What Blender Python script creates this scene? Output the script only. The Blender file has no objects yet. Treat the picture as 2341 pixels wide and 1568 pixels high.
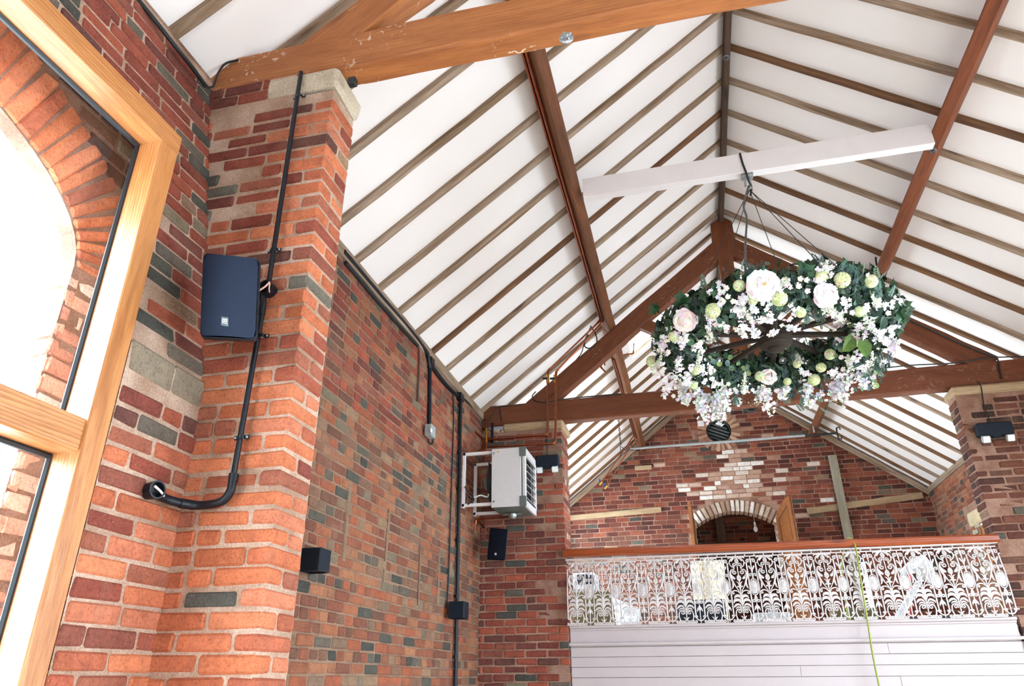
import bpy, math, random
import numpy as np
from mathutils import Vector, Matrix
random.seed(7); rng = np.random.default_rng(7)
C = bpy.context.scene.collection
SC = bpy.context.scene
# ------------------------------------------------------------------ camera
F = 1629.08; YAW, PIT, ROL = -0.238897904, 0.444229914, -0.0039216775
EYE = np.array([0, 0, 1.6])
_fw = np.array([math.sin(YAW)*math.cos(PIT), math.cos(YAW)*math.cos(PIT), math.sin(PIT)])
_r = np.array([math.cos(YAW), -math.sin(YAW), 0.]); _u = np.cross(_r, _fw)
RT = _r*math.cos(ROL)+_u*math.sin(ROL); UP = -_r*math.sin(ROL)+_u*math.cos(ROL)
def ray(u, v):
    return _fw + RT*((u-1170.5)/F) - UP*((v-784)/F)
def on(u, v, ax, val):                     # point of the plane axis=val seen at photo pixel u, v
    d = ray(u, v); t = (val-EYE[ax])/d[ax]; return EYE + t*d
cd = bpy.data.cameras.new('camera'); cam = bpy.data.objects.new('camera', cd); C.objects.link(cam)
cd.sensor_width = 36; cd.lens = F/2341*36; cd.clip_start = .05; cd.clip_end = 200
cam.matrix_world = Matrix([[RT[0], UP[0], -_fw[0], EYE[0]], [RT[1], UP[1], -_fw[1], EYE[1]], [RT[2], UP[2], -_fw[2], EYE[2]], [0, 0, 0, 1]])
SC.camera = cam
# ------------------------------------------------------------------ daylight
SC.view_settings.view_transform = 'Standard'; SC.view_settings.look = 'None'; SC.view_settings.gamma = 1
SC.view_settings.use_curve_mapping = False
SC.view_settings.exposure = 0.42
w = bpy.data.worlds.new('overcast_sky'); SC.world = w; w.use_nodes = True
bg = w.node_tree.nodes['Background']; bg.inputs[0].default_value = (.76, .93, 1.06, 1); bg.inputs[1].default_value = 14.0
def portal(loc, rot, sx, sy):
    l = bpy.data.lights.new('window_portal', 'AREA'); l.shape = 'RECTANGLE'; l.size = sx; l.size_y = sy
    l.cycles.is_portal = True
    o = bpy.data.objects.new('window_portal', l); C.objects.link(o); o.location = loc; o.rotation_euler = rot
PI = math.pi
# key daylight positions: (portals face into the room)
portal((4.3, 1.2, 2.2), (0, PI/2, 0), 3.0, 2.6)
portal((4.3, 5.3, 2.2), (0, PI/2, 0), 3.0, 2.6)
portal((1.4, -3.7, 1.4), (PI/2, 0, 0), 3.2, 2.3)
portal((-2.12, .9, 2.2), (0, -PI/2, 0), 3.0, 2.1)
portal((4.3, 10.9, 3.0), (0, PI/2, 0), 1.2, 1.4)
portal((4.3, 9.2, 3.2), (0, PI/2, 0), 1.9, 1.4)  # serves the unseen opening added behind the far right pier
portal((-2.8, 10.85, 3.5), (0, -PI/2, 0), 1.9, 4.7)  # serves the unseen opening added in the left wall of bay three
portal((-.35, 9.57, 6.35), (0, math.radians(-38), 0), .8, .8)

# ------------------------------------------------------------------ helpers
def lin(c):
    return tuple((x/255/12.92 if x/255 <= .04045 else ((x/255+.055)/1.055)**2.4) for x in c)
class MB:
    def __init__(s): s.v = []; s.f = []; s.c = []; s.m = []; s.n = 0
    def add(s, v, f, col=(1, 1, 1), mi=0):
        v = np.asarray(v, float); s.v.append(v); n = s.n
        s.f += [tuple(i+n for i in q) for q in f]; s.n += len(v); s.m += [mi]*len(f)
        c = np.ones((len(v), 4)); c[:, :3] = col; s.c.append(c)
        return s
WM = {}
def obj(name, mb, mats, parent=None, M=None, smooth=False):
    me = bpy.data.meshes.new(name)
    V = np.concatenate(mb.v) if mb.v else np.zeros((0, 3))
    me.from_pydata(V.tolist(), [], mb.f)
    if not isinstance(mats, (list, tuple)): mats = [mats]
    for m in mats: me.materials.append(m)
    if len(mats) > 1: me.polygons.foreach_set('material_index', mb.m)
    a = me.color_attributes.new('col', 'FLOAT_COLOR', 'POINT')
    a.data.foreach_set('color', np.concatenate(mb.c).astype(np.float32).ravel())
    if smooth: me.polygons.foreach_set('use_smooth', [True]*len(me.polygons))
    me.update()
    o = bpy.data.objects.new(name, me); C.objects.link(o)
    M = M or Matrix.Identity(4); WM[o.name] = M
    if parent is not None:
        o.parent = parent; o.matrix_basis = WM[parent.name].inverted() @ M
    else: o.matrix_basis = M
    return o
def tag(o, label=None, cat=None, group=None, kind=None):
    if label: o['label'] = label
    if cat: o['category'] = cat
    if group: o['group'] = group
    if kind: o['kind'] = kind
    return o
def thing(name, label, cat, loc, group=None):
    o = bpy.data.objects.new(name, None); C.objects.link(o); o.empty_display_size = .1
    o.location = Vector(loc); WM[o.name] = Matrix.Translation(Vector(loc))
    return tag(o, label, cat, group)
def struct(name, mb, mats, parent=None, M=None, smooth=False):
    o = obj(name, mb, mats, parent, M, smooth)
    if parent is None: o['kind'] = 'structure'
    return o
def V3(*a): return np.array(a, float)
def box(mb, p0, p1, col=(1, 1, 1), mi=0):
    x0, y0, z0 = p0; x1, y1, z1 = p1
    v = [(x0, y0, z0), (x1, y0, z0), (x1, y1, z0), (x0, y1, z0), (x0, y0, z1), (x1, y0, z1), (x1, y1, z1), (x0, y1, z1)]
    return mb.add(v, [(0, 3, 2, 1), (4, 5, 6, 7), (0, 1, 5, 4), (1, 2, 6, 5), (2, 3, 7, 6), (3, 0, 4, 7)], col, mi)
_sg = [(a, b, c) for a in (-1, 1) for b in (-1, 1) for c in (-1, 1)]
def _rb_topology():
    idx = {}; P = []
    for s in _sg:
        for ax in range(3):
            p = np.array(s)*.8; p[ax] = s[ax]; idx[(s, ax)] = len(P); P.append(p)
    P = np.array(P); F_ = []
    def face(ids):
        c = P[ids].mean(0); o = sorted(ids, key=lambda i: 0)
        n = c/np.linalg.norm(c); a = P[ids[0]]-c; a = a-n*(a@n); a /= np.linalg.norm(a); b = np.cross(n, a)
        o = sorted(ids, key=lambda i: math.atan2((P[i]-c)@b, (P[i]-c)@a)); F_.append(tuple(o))
    for ax in range(3):
        for s in (-1, 1): face([idx[(q, ax)] for q in _sg if q[ax] == s])
    for ax in range(3):
        o1, o2 = [k for k in range(3) if k != ax]
        for a in (-1, 1):
            for b in (-1, 1):
                qs = [q for q in _sg if q[o1] == a and q[o2] == b]
                face([idx[(q, k)] for q in qs for k in (o1, o2)])
    for q in _sg: face([idx[(q, k)] for k in range(3)])
    return F_
RBF = _rb_topology()
RBS = np.array([s for s in _sg for k in range(3)], float)
RBA = np.zeros((24, 3)); 
for i in range(24): RBA[i, i % 3] = 1
def rbox(mb, c, ex, ey, ez, bev=.006, col=(1, 1, 1), jit=0.0, mi=0):
    c, ex, ey, ez = (np.asarray(q, float) for q in (c, ex, ey, ez))
    L = np.array([np.linalg.norm(ex), np.linalg.norm(ey), np.linalg.norm(ez)])
    B = np.minimum(bev, L*.45)
    S = RBS*(1-(1-RBA)*(B/L))
    P = c + S[:, :1]*ex + S[:, 1:2]*ey + S[:, 2:3]*ez
    if jit:
        j = rng.uniform(-jit, jit, (8, 3)); P = P + np.repeat(j, 3, 0)
    return mb.add(P, RBF, col, mi)
def frame_of(t, hint=(0, 0, 1)):
    t = np.asarray(t, float); t = t/np.linalg.norm(t); h = np.asarray(hint, float)
    if abs(t@h) > .98: h = np.array([1., 0, 0]) if abs(t[0]) < .9 else np.array([0, 1., 0])
    a = np.cross(h, t); a /= np.linalg.norm(a); b = np.cross(t, a); return t, a, b
def tube(mb, pts, r, seg=8, col=(1, 1, 1), caps=True, rs=None, mi=0, closed=False):
    P = [np.asarray(p, float) for p in pts]; n = len(P); V = []
    a = None
    for i in range(n):
        t = (P[(i+1) % n]-P[i-1]) if closed else P[min(i+1, n-1)]-P[max(i-1, 0)]
        t = t/(np.linalg.norm(t)+1e-9)
        if a is None: _, a, b = frame_of(t)
        else:
            a = a-t*(a@t); a /= np.linalg.norm(a)+1e-9; b = np.cross(t, a)
        rr = rs[i] if rs is not None else r
        for k in range(seg):
            th = 2*PI*k/seg; V.append(P[i]+rr*(math.cos(th)*a+math.sin(th)*b))
    f = []
    for i in range(n if closed else n-1):
        j = (i+1) % n
        for k in range(seg):
            k2 = (k+1) % seg; f.append((i*seg+k, i*seg+k2, j*seg+k2, j*seg+k))
    if caps and not closed: f += [tuple(range(seg))[::-1], tuple((n-1)*seg+k for k in range(seg))]
    return mb.add(V, f, col, mi)
def lathe(mb, c, axis, prof, seg=20, col=(1, 1, 1), mi=0):   # prof: list of (r, h)
    t, a, b = frame_of(axis); c = np.asarray(c, float); V = []; f = []
    for r, h in prof:
        for k in range(seg):
            th = 2*PI*k/seg; V.append(c+t*h+r*(math.cos(th)*a+math.sin(th)*b))
    n = len(prof)
    for i in range(n-1):
        for k in range(seg):
            k2 = (k+1) % seg; f.append((i*seg+k, i*seg+k2, (i+1)*seg+k2, (i+1)*seg+k))
    f += [tuple(range(seg))[::-1], tuple((n-1)*seg+k for k in range(seg))]
    return mb.add(V, f, col, mi)
def prism(mb, poly, fn, d0, d1, col=(1, 1, 1), mi=0):        # poly in 2D; fn(s,t,d)->3D
    n = len(poly); V = [fn(s, t, d0) for s, t in poly]+[fn(s, t, d1) for s, t in poly]
    f = [tuple(range(n)), tuple(range(2*n-1, n-1, -1))]+[(i, i+n, (i+1) % n+n, (i+1) % n) for i in range(n)]
    return mb.add(V, f, col, mi)
def ball(mb, c, r, col=(1, 1, 1), seg=8, rings=5, sq=1.0, axis=(0, 0, 1), mi=0):
    pr = [(max(r*math.sin(PI*i/rings), r*.05), -r*sq*math.cos(PI*i/rings)) for i in range(rings+1)]
    return lathe(mb, c, axis, pr, seg, col, mi)
def rrect(w, h, r, k=4):
    P = []
    for cx, cy, a0 in ((w/2-r, h/2-r, 0), (-w/2+r, h/2-r, 90), (-w/2+r, -h/2+r, 180), (w/2-r, -h/2+r, 270)):
        for i in range(k+1):
            a = math.radians(a0+90*i/k); P.append((cx+r*math.cos(a), cy+r*math.sin(a)))
    return P
def smooth_path(pts, k=6):                                   # Catmull-Rom
    P = [np.asarray(p, float) for p in pts]; P = [2*P[0]-P[1]]+P+[2*P[-1]-P[-2]]; out = []
    for i in range(1, len(P)-2):
        for j in range(k):
            t = j/k; a, b, c, d = P[i-1], P[i], P[i+1], P[i+2]
            out.append(.5*((2*b)+(-a+c)*t+(2*a-5*b+4*c-d)*t*t+(-a+3*b-3*c+d)*t**3))
    out.append(P[-2]); return out

# ------------------------------------------------------------------ materials
def new_mat(name):
    m = bpy.data.materials.new(name); m.use_nodes = True; nt = m.node_tree
    return m, nt, nt.nodes['Principled BSDF']
def N(nt, t, **kw):
    n = nt.nodes.new(t)
    for k, v in kw.items(): setattr(n, k, v)
    return n
def ramp(nt, fac, stops):
    r = N(nt, 'ShaderNodeValToRGB'); e = r.color_ramp.elements
    while len(e) < len(stops): e.new(.5)
    for i, (p, c) in enumerate(stops): e[i].position = p; e[i].color = (*c, 1)
    nt.links.new(fac, r.inputs[0]); return r.outputs[0]
def noise(nt, vec, scale, detail=4, rough=.55, dist=0):
    n = N(nt, 'ShaderNodeTexNoise'); n.inputs['Scale'].default_value = scale; n.inputs['Detail'].default_value = detail
    n.inputs['Roughness'].default_value = rough; n.inputs['Distortion'].default_value = dist
    if vec is not None: nt.links.new(vec, n.inputs['Vector'])
    return n.outputs['Fac']
def mix(nt, mode, fac, a, b):
    m = N(nt, 'ShaderNodeMix', data_type='RGBA', blend_type=mode)
    for s, v in ((m.inputs['Factor'], fac), (m.inputs['A'], a), (m.inputs['B'], b)):
        if hasattr(v, 'is_output'): nt.links.new(v, s)
        elif isinstance(v, tuple): s.default_value = (*v, 1)
        else: s.default_value = v
    return m.outputs['Result']
def bump(nt, h, strength, dist, prev=None):
    b = N(nt, 'ShaderNodeBump'); b.inputs['Strength'].default_value = strength; b.inputs['Distance'].default_value = dist
    nt.links.new(h, b.inputs['Height'])
    if prev is not None: nt.links.new(prev, b.inputs['Normal'])
    return b.outputs['Normal']
def simple(name, c, rough=.5, metal=0, spec=.5, nz=0, nscale=20, bmp=0):
    m, nt, p = new_mat(name); p.inputs['Base Color'].default_value = (*lin(c), 1)
    p.inputs['Roughness'].default_value = rough; p.inputs['Metallic'].default_value = metal
    p.inputs['Specular IOR Level'].default_value = spec
    if nz or bmp:
        tc = N(nt, 'ShaderNodeTexCoord'); f = noise(nt, tc.outputs['Object'], nscale)
        if nz: nt.links.new(mix(nt, 'MULTIPLY', 1.0, lin(c), ramp(nt, f, [(.3, (1-nz,)*3), (.7, (1+nz*.3,)*3)])), p.inputs['Base Color'])
        if bmp: nt.links.new(bump(nt, f, .6, bmp), p.inputs['Normal'])
    return m
def m_brick(name, rough_bump=1.0):
    m, nt, p = new_mat(name); at = N(nt, 'ShaderNodeAttribute', attribute_name='col')
    ge = N(nt, 'ShaderNodeNewGeometry'); pos = ge.outputs['Position']
    n1 = noise(nt, pos, 14, 5, .6); n2 = noise(nt, pos, 95, 4, .65); n3 = noise(nt, pos, 3.2, 3)
    c = mix(nt, 'MULTIPLY', 1.0, at.outputs['Color'], ramp(nt, n1, [(.25, (.72, .70, .70)), (.55, (1, 1, 1)), (.8, (1.18, 1.1, 1.0))]))
    c = mix(nt, 'MULTIPLY', 1.0, c, ramp(nt, n2, [(.3, (.62, .60, .58)), (.48, (.98, .98, .98)), (.6, (1.08, 1.08, 1.08))]))  # speckle of the clay, with pit shading painted into its dark end
    c = mix(nt, 'MIX', ramp(nt, n3, [(.60, (0, 0, 0)), (.82, (.35, .35, .35))]), c, lin((158, 128, 108)))
    sp = ramp(nt, noise(nt, pos, 210, 2, .5), [(.68, (0, 0, 0)), (.74, (.6, .6, .6))])
    c = mix(nt, 'MIX', sp, c, lin((214, 180, 158)))
    nt.links.new(c, p.inputs['Base Color']); p.inputs['Roughness'].default_value = .88
    p.inputs['Specular IOR Level'].default_value = .25
    b = bump(nt, n1, .55*rough_bump, .012); b = bump(nt, n2, .55*rough_bump, .0045, b); nt.links.new(b, p.inputs['Normal'])
    return m
def m_mortar(name, c, c2):
    m, nt, p = new_mat(name); ge = N(nt, 'ShaderNodeNewGeometry'); pos = ge.outputs['Position']
    n1 = noise(nt, pos, 5, 4); n2 = noise(nt, pos, 130, 4, .7)
    col = mix(nt, 'MIX', ramp(nt, n1, [(.4, (0, 0, 0)), (.65, (1, 1, 1))]), lin(c), lin(c2))
    col = mix(nt, 'MULTIPLY', 1.0, col, ramp(nt, n2, [(.3, (.6, .58, .56)), (.6, (1.05, 1.05, 1.05))]))
    nt.links.new(col, p.inputs['Base Color']); p.inputs['Roughness'].default_value = .95
    nt.links.new(bump(nt, n2, .8, .006), p.inputs['Normal']); return m
def m_wood(name, ca, cb, cd, rough=.6, gscale=1.0, spots=0, spec=.35, streak=1.0):
    m, nt, p = new_mat(name); tc = N(nt, 'ShaderNodeTexCoord'); mp = N(nt, 'ShaderNodeMapping')
    mp.inputs['Scale'].default_value = (1.0*gscale, 11*gscale, 11*gscale)
    oi = N(nt, 'ShaderNodeObjectInfo'); ad = N(nt, 'ShaderNodeVectorMath', operation='ADD')
    sc = N(nt, 'ShaderNodeVectorMath', operation='SCALE'); sc.inputs['Scale'].default_value = 7.0
    cmb = N(nt, 'ShaderNodeCombineXYZ')
    for k in range(3): nt.links.new(oi.outputs['Random'], cmb.inputs[k])
    nt.links.new(cmb.outputs[0], sc.inputs[0]); nt.links.new(tc.outputs['Object'], ad.inputs[0]); nt.links.new(sc.outputs[0], ad.inputs[1])
    nt.links.new(ad.outputs[0], mp.inputs['Vector']); v = mp.outputs['Vector']; raw = ad.outputs[0]
    wv = N(nt, 'ShaderNodeTexWave', wave_type='BANDS', bands_direction='Z'); nt.links.new(v, wv.inputs['Vector'])
    wv.inputs['Scale'].default_value = 1.4; wv.inputs['Distortion'].default_value = 9; wv.inputs['Detail'].default_value = 3
    wv.inputs['Detail Scale'].default_value = .55
    n1 = noise(nt, v, 1.1, 6, .6, .6); n2 = noise(nt, v, 7, 4, .6)
    c = mix(nt, 'MIX', ramp(nt, n1, [(.3, (0, 0, 0)), (.7, (1, 1, 1))]), lin(ca), lin(cb))
    c = mix(nt, 'MIX', ramp(nt, wv.outputs['Fac'], [(.55, (0, 0, 0)), (1.0, (.42*streak,)*3)]), c, lin(cd))
    c = mix(nt, 'MULTIPLY', 1.0, c, ramp(nt, n2, [(.25, (.75, .72, .7)), (.55, (1.04,)*3)]))
    # knots
    vo = N(nt, 'ShaderNodeTexVoronoi'); m2 = N(nt, 'ShaderNodeMapping'); m2.inputs['Scale'].default_value = (1.3, 5, 5)
    nt.links.new(raw, m2.inputs['Vector']); nt.links.new(m2.outputs[0], vo.inputs['Vector']); vo.inputs['Scale'].default_value = 1.0
    c = mix(nt, 'MIX', ramp(nt, vo.outputs['Distance'], [(.05, (.75,)*3), (.15, (0, 0, 0))]), c, lin(cd))
    if spots:
        s = noise(nt, raw, 16, 3, .5, 1.5); s2 = noise(nt, raw, 2.2, 2)
        k = mix(nt, 'MULTIPLY', 1.0, ramp(nt, s, [(.60, (0, 0, 0)), (.66, (1, 1, 1)), (.72, (.1,)*3)]), ramp(nt, s2, [(.5, (0, 0, 0)), (.6, (spots,)*3)]))
        c = mix(nt, 'MIX', k, c, lin((226, 206, 186)))
    nt.links.new(c, p.inputs['Base Color']); p.inputs['Roughness'].default_value = rough
    p.inputs['Specular IOR Level'].default_value = spec
    b = bump(nt, wv.outputs['Fac'], .12, .004); b = bump(nt, n2, .25, .004, b); nt.links.new(b, p.inputs['Normal'])
    return m
def m_attr(name, rough=.6, trans=0, nz=.15, spec=.4):
    m, nt, p = new_mat(name); at = N(nt, 'ShaderNodeAttribute', attribute_name='col')
    ge = N(nt, 'ShaderNodeNewGeometry'); n1 = noise(nt, ge.outputs['Position'], 60, 3)
    c = mix(nt, 'MULTIPLY', 1.0, at.outputs['Color'], ramp(nt, n1, [(.3, (1-nz,)*3), (.7, (1+nz*.4,)*3)]))
    nt.links.new(c, p.inputs['Base Color']); p.inputs['Roughness'].default_value = rough; p.inputs['Specular IOR Level'].default_value = spec
    if trans: p.inputs['Subsurface Weight'].default_value = 0
    return m
def m_paint(name, c, nz=.04, rough=.55, scale=6):
    m, nt, p = new_mat(name); ge = N(nt, 'ShaderNodeNewGeometry')
    n1 = noise(nt, ge.outputs['Position'], scale, 5, .6); n2 = noise(nt, ge.outputs['Position'], 60, 3)
    c = mix(nt, 'MULTIPLY', 1.0, lin(c), ramp(nt, n1, [(.3, (1-nz,)*3), (.65, (1, 1, 1))]))
    nt.links.new(c, p.inputs['Base Color']); p.inputs['Roughness'].default_value = rough
    nt.links.new(bump(nt, n2, .12, .002), p.inputs['Normal']); return m
M_BRICK = m_brick('rough_clay_brick', 1.25); M_BRICK2 = m_brick('old_clay_brick', .8)
M_MORT = m_mortar('lime_mortar', (196, 166, 146), (160, 126, 104)); M_MORT2 = m_mortar('old_mortar', (150, 118, 96), (126, 94, 76))
M_MORTP = m_mortar('pink_mortar', (164, 128, 110), (132, 92, 74))
M_STONE = m_mortar('stone_pad', (206, 190, 168), (184, 168, 146))
M_BEAM1 = m_wood('honey_pine_beam', (178, 112, 62), (150, 88, 46), (104, 60, 32), spots=.95, streak=.55)
M_BEAM2 = m_wood('red_pine_beam', (120, 66, 38), (98, 52, 30), (62, 32, 20), spots=.15, streak=.7)
M_PURL = m_wood('purlin_pine', (122, 74, 44), (94, 56, 34), (60, 36, 22), streak=.8)
M_RAFT = m_wood('weathered_rafter', (178, 156, 138), (118, 92, 66), (80, 60, 44), rough=.9, streak=.75)
M_RAFTD = m_wood('dark_rafter', (134, 98, 68), (94, 62, 40), (60, 42, 30), rough=.8, streak=.7)
M_RIDGE = m_wood('dark_ridge', (92, 72, 58), (70, 52, 42), (44, 34, 30), rough=.85)
M_FRAME = m_wood('varnished_larch', (198, 138, 86), (178, 114, 62), (134, 72, 34), rough=.35, gscale=1.6, spec=.5)
M_RAIL = m_wood('varnished_handrail', (168, 78, 30), (138, 58, 22), (74, 30, 16), rough=.3, spec=.5)
M_PLANK = m_wood('grey_plank', (160, 152, 134), (136, 126, 108), (98, 88, 74), rough=.85)
M_BATT = m_wood('pale_batten', (184, 160, 128), (160, 132, 100), (120, 92, 68), rough=.8)
M_DOOR = m_wood('door_pine', (158, 98, 52), (126, 72, 38), (76, 42, 24), rough=.5)
M_BOARD = m_paint('white_ceiling_board', (240, 233, 231), .03, .7, 1.2)
M_WHITE = m_paint('white_gloss_paint', (238, 231, 231), .05, .45, 5)
M_IRON = m_paint('white_painted_iron', (206, 196, 194), .08, .4, 30)
M_CLAD = m_paint('white_painted_boards', (188, 174, 174), .06, .5, 4)
M_BLACK = simple('black_plastic', (17, 21, 29), .38, spec=.3, nz=.1)
M_BLK2 = simple('black_cable', (18, 20, 22), .5)
M_SPK = simple('speaker_grille', (22, 31, 48), .75, spec=.15, nz=.12, nscale=400, bmp=.001)
M_SPKD = simple('dark_speaker_grille', (18, 25, 38), .7, spec=.15, nz=.1, nscale=300)
M_CUBE = simple('black_metal', (18, 27, 38), .5, spec=.25)
M_COPPER = simple('copper_pipe', (158, 88, 62), .30, 1.0, nz=.25, nscale=18)
M_BRASS = simple('brass', (200, 160, 70), .3, 1.0)
M_GALV = simple('galvanised_steel', (176, 180, 182), .4, .9, nz=.3, nscale=60)
M_STEEL = simple('dull_steel', (120, 122, 124), .45, .9, nz=.3, nscale=40)
M_DARKM = simple('dark_metal', (50, 52, 54), .5, .6)
M_HEAT = m_paint('heater_enamel', (208, 204, 204), .05, .4, 20)
M_HGREY = simple('heater_grey', (96, 102, 98), .5)
M_HBACK = simple('heater_coil', (30, 34, 36), .6)
M_LAMPW = simple('lamp_lens', (230, 232, 232), .3)
M_GREY = simple('grey_plastic', (150, 154, 152), .5)
M_HUB = m_wood('old_wheel_wood', (58, 44, 34), (38, 30, 25), (20, 17, 15), rough=.8)
M_GASK = simple('black_gasket', (30, 34, 38), .5)
M_LEAF = m_attr('leaf', .45, nz=.3, spec=.4); M_PETAL = m_attr('petal', .6, nz=.05, spec=.2)
M_CORD = simple('green_cord', (140, 150, 60), .6)
M_FLOOR = m_wood('floor_boards', (226, 214, 198), (212, 198, 178), (180, 160, 134), rough=.5)
M_WALLW = m_paint('plaster', (224, 214, 204), .05, .8, 2)
M_GROUND = m_paint('pale_gravel', (226, 224, 220), .1, .9, 3)
M_SLATE = m_paint('grey_slate', (150, 154, 166), .25, .6, 40)
M_RED = simple('red_paint', (168, 24, 34), .4)
M_TARP = m_paint('white_sheet', (206, 208, 212), .05, .6, 8)
M_PALE = m_paint('pale_paint', (196, 184, 160), .06, .6, 4)
M_NAVY = simple('navy_fabric', (24, 30, 44), .8)
M_OLIVE = simple('olive_panel', (96, 84, 52), .7, nz=.2, nscale=6)
M_TIE = simple('cable_tie', (30, 30, 30), .5)
def m_glass(name, tint=(1, 1, 1), rough=0.0, refl=.08):
    m, nt, p = new_mat(name); out = nt.nodes['Material Output']
    tr = N(nt, 'ShaderNodeBsdfTransparent'); tr.inputs[0].default_value = (*tint, 1)
    gl = N(nt, 'ShaderNodeBsdfGlossy'); gl.inputs['Roughness'].default_value = rough
    fr = N(nt, 'ShaderNodeFresnel'); fr.inputs[0].default_value = 1.45
    mx = N(nt, 'ShaderNodeMixShader'); nt.links.new(fr.outputs[0], mx.inputs[0]); nt.links.new(tr.outputs[0], mx.inputs[1]); nt.links.new(gl.outputs[0], mx.inputs[2])
    nt.links.new(mx.outputs[0], out.inputs['Surface']); return m
M_GLASS = m_glass('window_glass', (.97, .985, .98))
M_DGLASS = simple('dark_glass', (40, 56, 60), .08)

# ------------------------------------------------------------------ brick colours
PAL = {
 'orange': [(208, 113, 66), (200, 106, 60), (212, 120, 74), (190, 98, 56), (204, 114, 76), (180, 92, 58), (164, 90, 64), (206, 110, 66)],
 'red': [(166, 78, 56), (152, 70, 52), (178, 86, 60), (140, 66, 52), (130, 66, 56), (190, 92, 60), (118, 70, 60), (160, 86, 66)],
 'mixed': [(190, 112, 72), (174, 100, 68), (160, 90, 64), (196, 124, 82), (150, 90, 68), (180, 118, 84), (140, 92, 72), (158, 112, 86), (196, 104, 66)],
 'gable': [(160, 78, 56), (132, 62, 48), (118, 58, 46), (176, 90, 60), (146, 72, 54), (104, 56, 48), (184, 98, 68), (150, 82, 62)],
 'dark': [(112, 68, 54), (100, 62, 52), (124, 76, 60), (90, 60, 52), (130, 84, 66), (140, 76, 56)],
 'right': [(120, 68, 52), (104, 60, 48), (136, 80, 60), (94, 58, 50), (126, 84, 66), (84, 60, 52), (146, 86, 62)]}
BLUE = [(98, 94, 84), (112, 104, 90), (86, 84, 76), (120, 106, 92)]
TAN = [(176, 136, 102), (160, 124, 96), (150, 130, 104)]
DS = .12
DK = {'orange': .86, 'red': .70, 'mixed': .60, 'gable': .57, 'dark': .68, 'right': .62}
def bcol(pal, pb=.07, pt=.03):
    r = rng.random()
    c = random.choice(BLUE) if r < pb else random.choice(TAN) if r < pb+pt else random.choice(PAL[pal])
    k = rng.uniform(.9, 1.1)*DK[pal]; c = lin(c); g = sum(c)/3
    return tuple((x*(1-DS)+g*DS)*k for x in c)
def courses(mb, fn, u0, u1, v0, v1, pitch=.0735, Lb=.232, pal='red', skip=None, headers=4, pb=.07, pt=.03, prot=.006, jit=.0022, joint=.011, colf=None, nd=1.0, bev=.007, clip=None):
    # fn(u, v) -> (point on the mortar face, u_dir, v_dir, normal)
    rows = int((v1-v0)/pitch); off = rng.uniform(0, .1)
    for i in range(rows):
        vc = v0+(i+.5)*pitch; head = headers and i % headers == 2
        L = (Lb/2+.006) if head else Lb
        a, b = (u0, u1) if clip is None else clip(vc)
        u = a-(L/2 if i % 2 else 0)-(.06 if head else 0)+rng.uniform(-.01, .01)
        while u < b:
            l = L*rng.uniform(.95, 1.05)
            if not head and rng.random() < .1: l = L*.5
            s, e = max(u, a), min(u+l-joint, b); u += l
            if e-s < .03: continue
            uc = (s+e)/2; wv = .004*math.sin(uc*2.1+i*.35)
            if skip and skip(uc, vc, (e-s)/2, pitch/2): continue
            P, du, dv, n = fn(uc, vc+wv)
            pr = prot+rng.uniform(-.003, .0035)*nd
            c = colf(uc, vc) if colf else None
            if c is None: c = bcol(pal, pb, pt)
            rbox(mb, P+n*(pr-.025), du*(e-s)/2, dv*(pitch-joint+rng.uniform(-.003, .003))/2, n*.025, bev, c, jit)
def plane_fn(o, du, dv, n):
    o, du, dv, n = (np.asarray(q, float) for q in (o, du, dv, n))
    return lambda u, v: (o+du*u+dv*v, du, dv, n)
def holed(mb, fn, us, vlo, vhi, holes, mi=0, col=(1, 1, 1)):
    # columns of quads between us[i], us[i+1]; holes: functions u -> None or (v0, v1)
    for a, b in zip(us[:-1], us[1:]):
        m = (a+b)/2; cuts = sorted([h(m) for h in holes if h(m)])
        seg = []; lo = None
        prev = 'lo'
        def pt(u, k):
            return fn(u, k)[0]
        lows = [(vlo(a), vlo(b))]; 
        for hi, h in enumerate([h for h in holes if h(m)]):
            pass
        hs = sorted([h for h in holes if h(m)], key=lambda h: h(m)[0])
        cur = (vlo(a), vlo(b))
        for h in hs:
            ha, hb = h(a) or h(m), h(b) or h(m)
            seg.append((cur, (ha[0], hb[0]))); cur = (ha[1], hb[1])
        seg.append((cur, (vhi(a), vhi(b))))
        for (la, lb), (ta, tb) in seg:
            if ta-la < 1e-4 and tb-lb < 1e-4: continue
            mb.add([pt(a, la), pt(b, lb), pt(b, tb), pt(a, ta)], [(0, 1, 2, 3)], col, mi)
K = lambda c: (lambda u: c)
def lspace(a, b, n): return list(np.linspace(a, b, n))

# ------------------------------------------------------------------ dimensions
XL, XR, ZE, YG = -2.33, 4.07, 4.56, 13.5
RX, RZ = .82, 7.02
KL = (RZ-ZE)/(RX-XL); KR = (RZ-ZE)/(XR-RX)
Y0 = -3.6
def zl(x): return ZE+(x-XL)*KL
def zr(x): return ZE+(XR-x)*KR
def roofz(x): return zl(x) if x < RX else zr(x)

# ================================================================== LARGE STRUCTURE
# floor
mb = MB(); box(mb, (-2.6, Y0-.3, -.12), (4.4, 8.1, 0)); struct('floor', mb, M_FLOOR)
mb = MB(); box(mb, (XL-.1, 8.12, 1.9), (XR+.1, YG, 2.02)); struct('floor.001', mb, M_FLOOR)
mb = MB(); box(mb, (-30, -25, -.4), (-2.62, 30, -.2)); box(mb, (4.45, -25, -.4), (34, 30, -.2)); box(mb, (-2.62, -25, -.4), (4.45, Y0-.35, -.2))
struct('ground', mb, M_GROUND)

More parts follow.
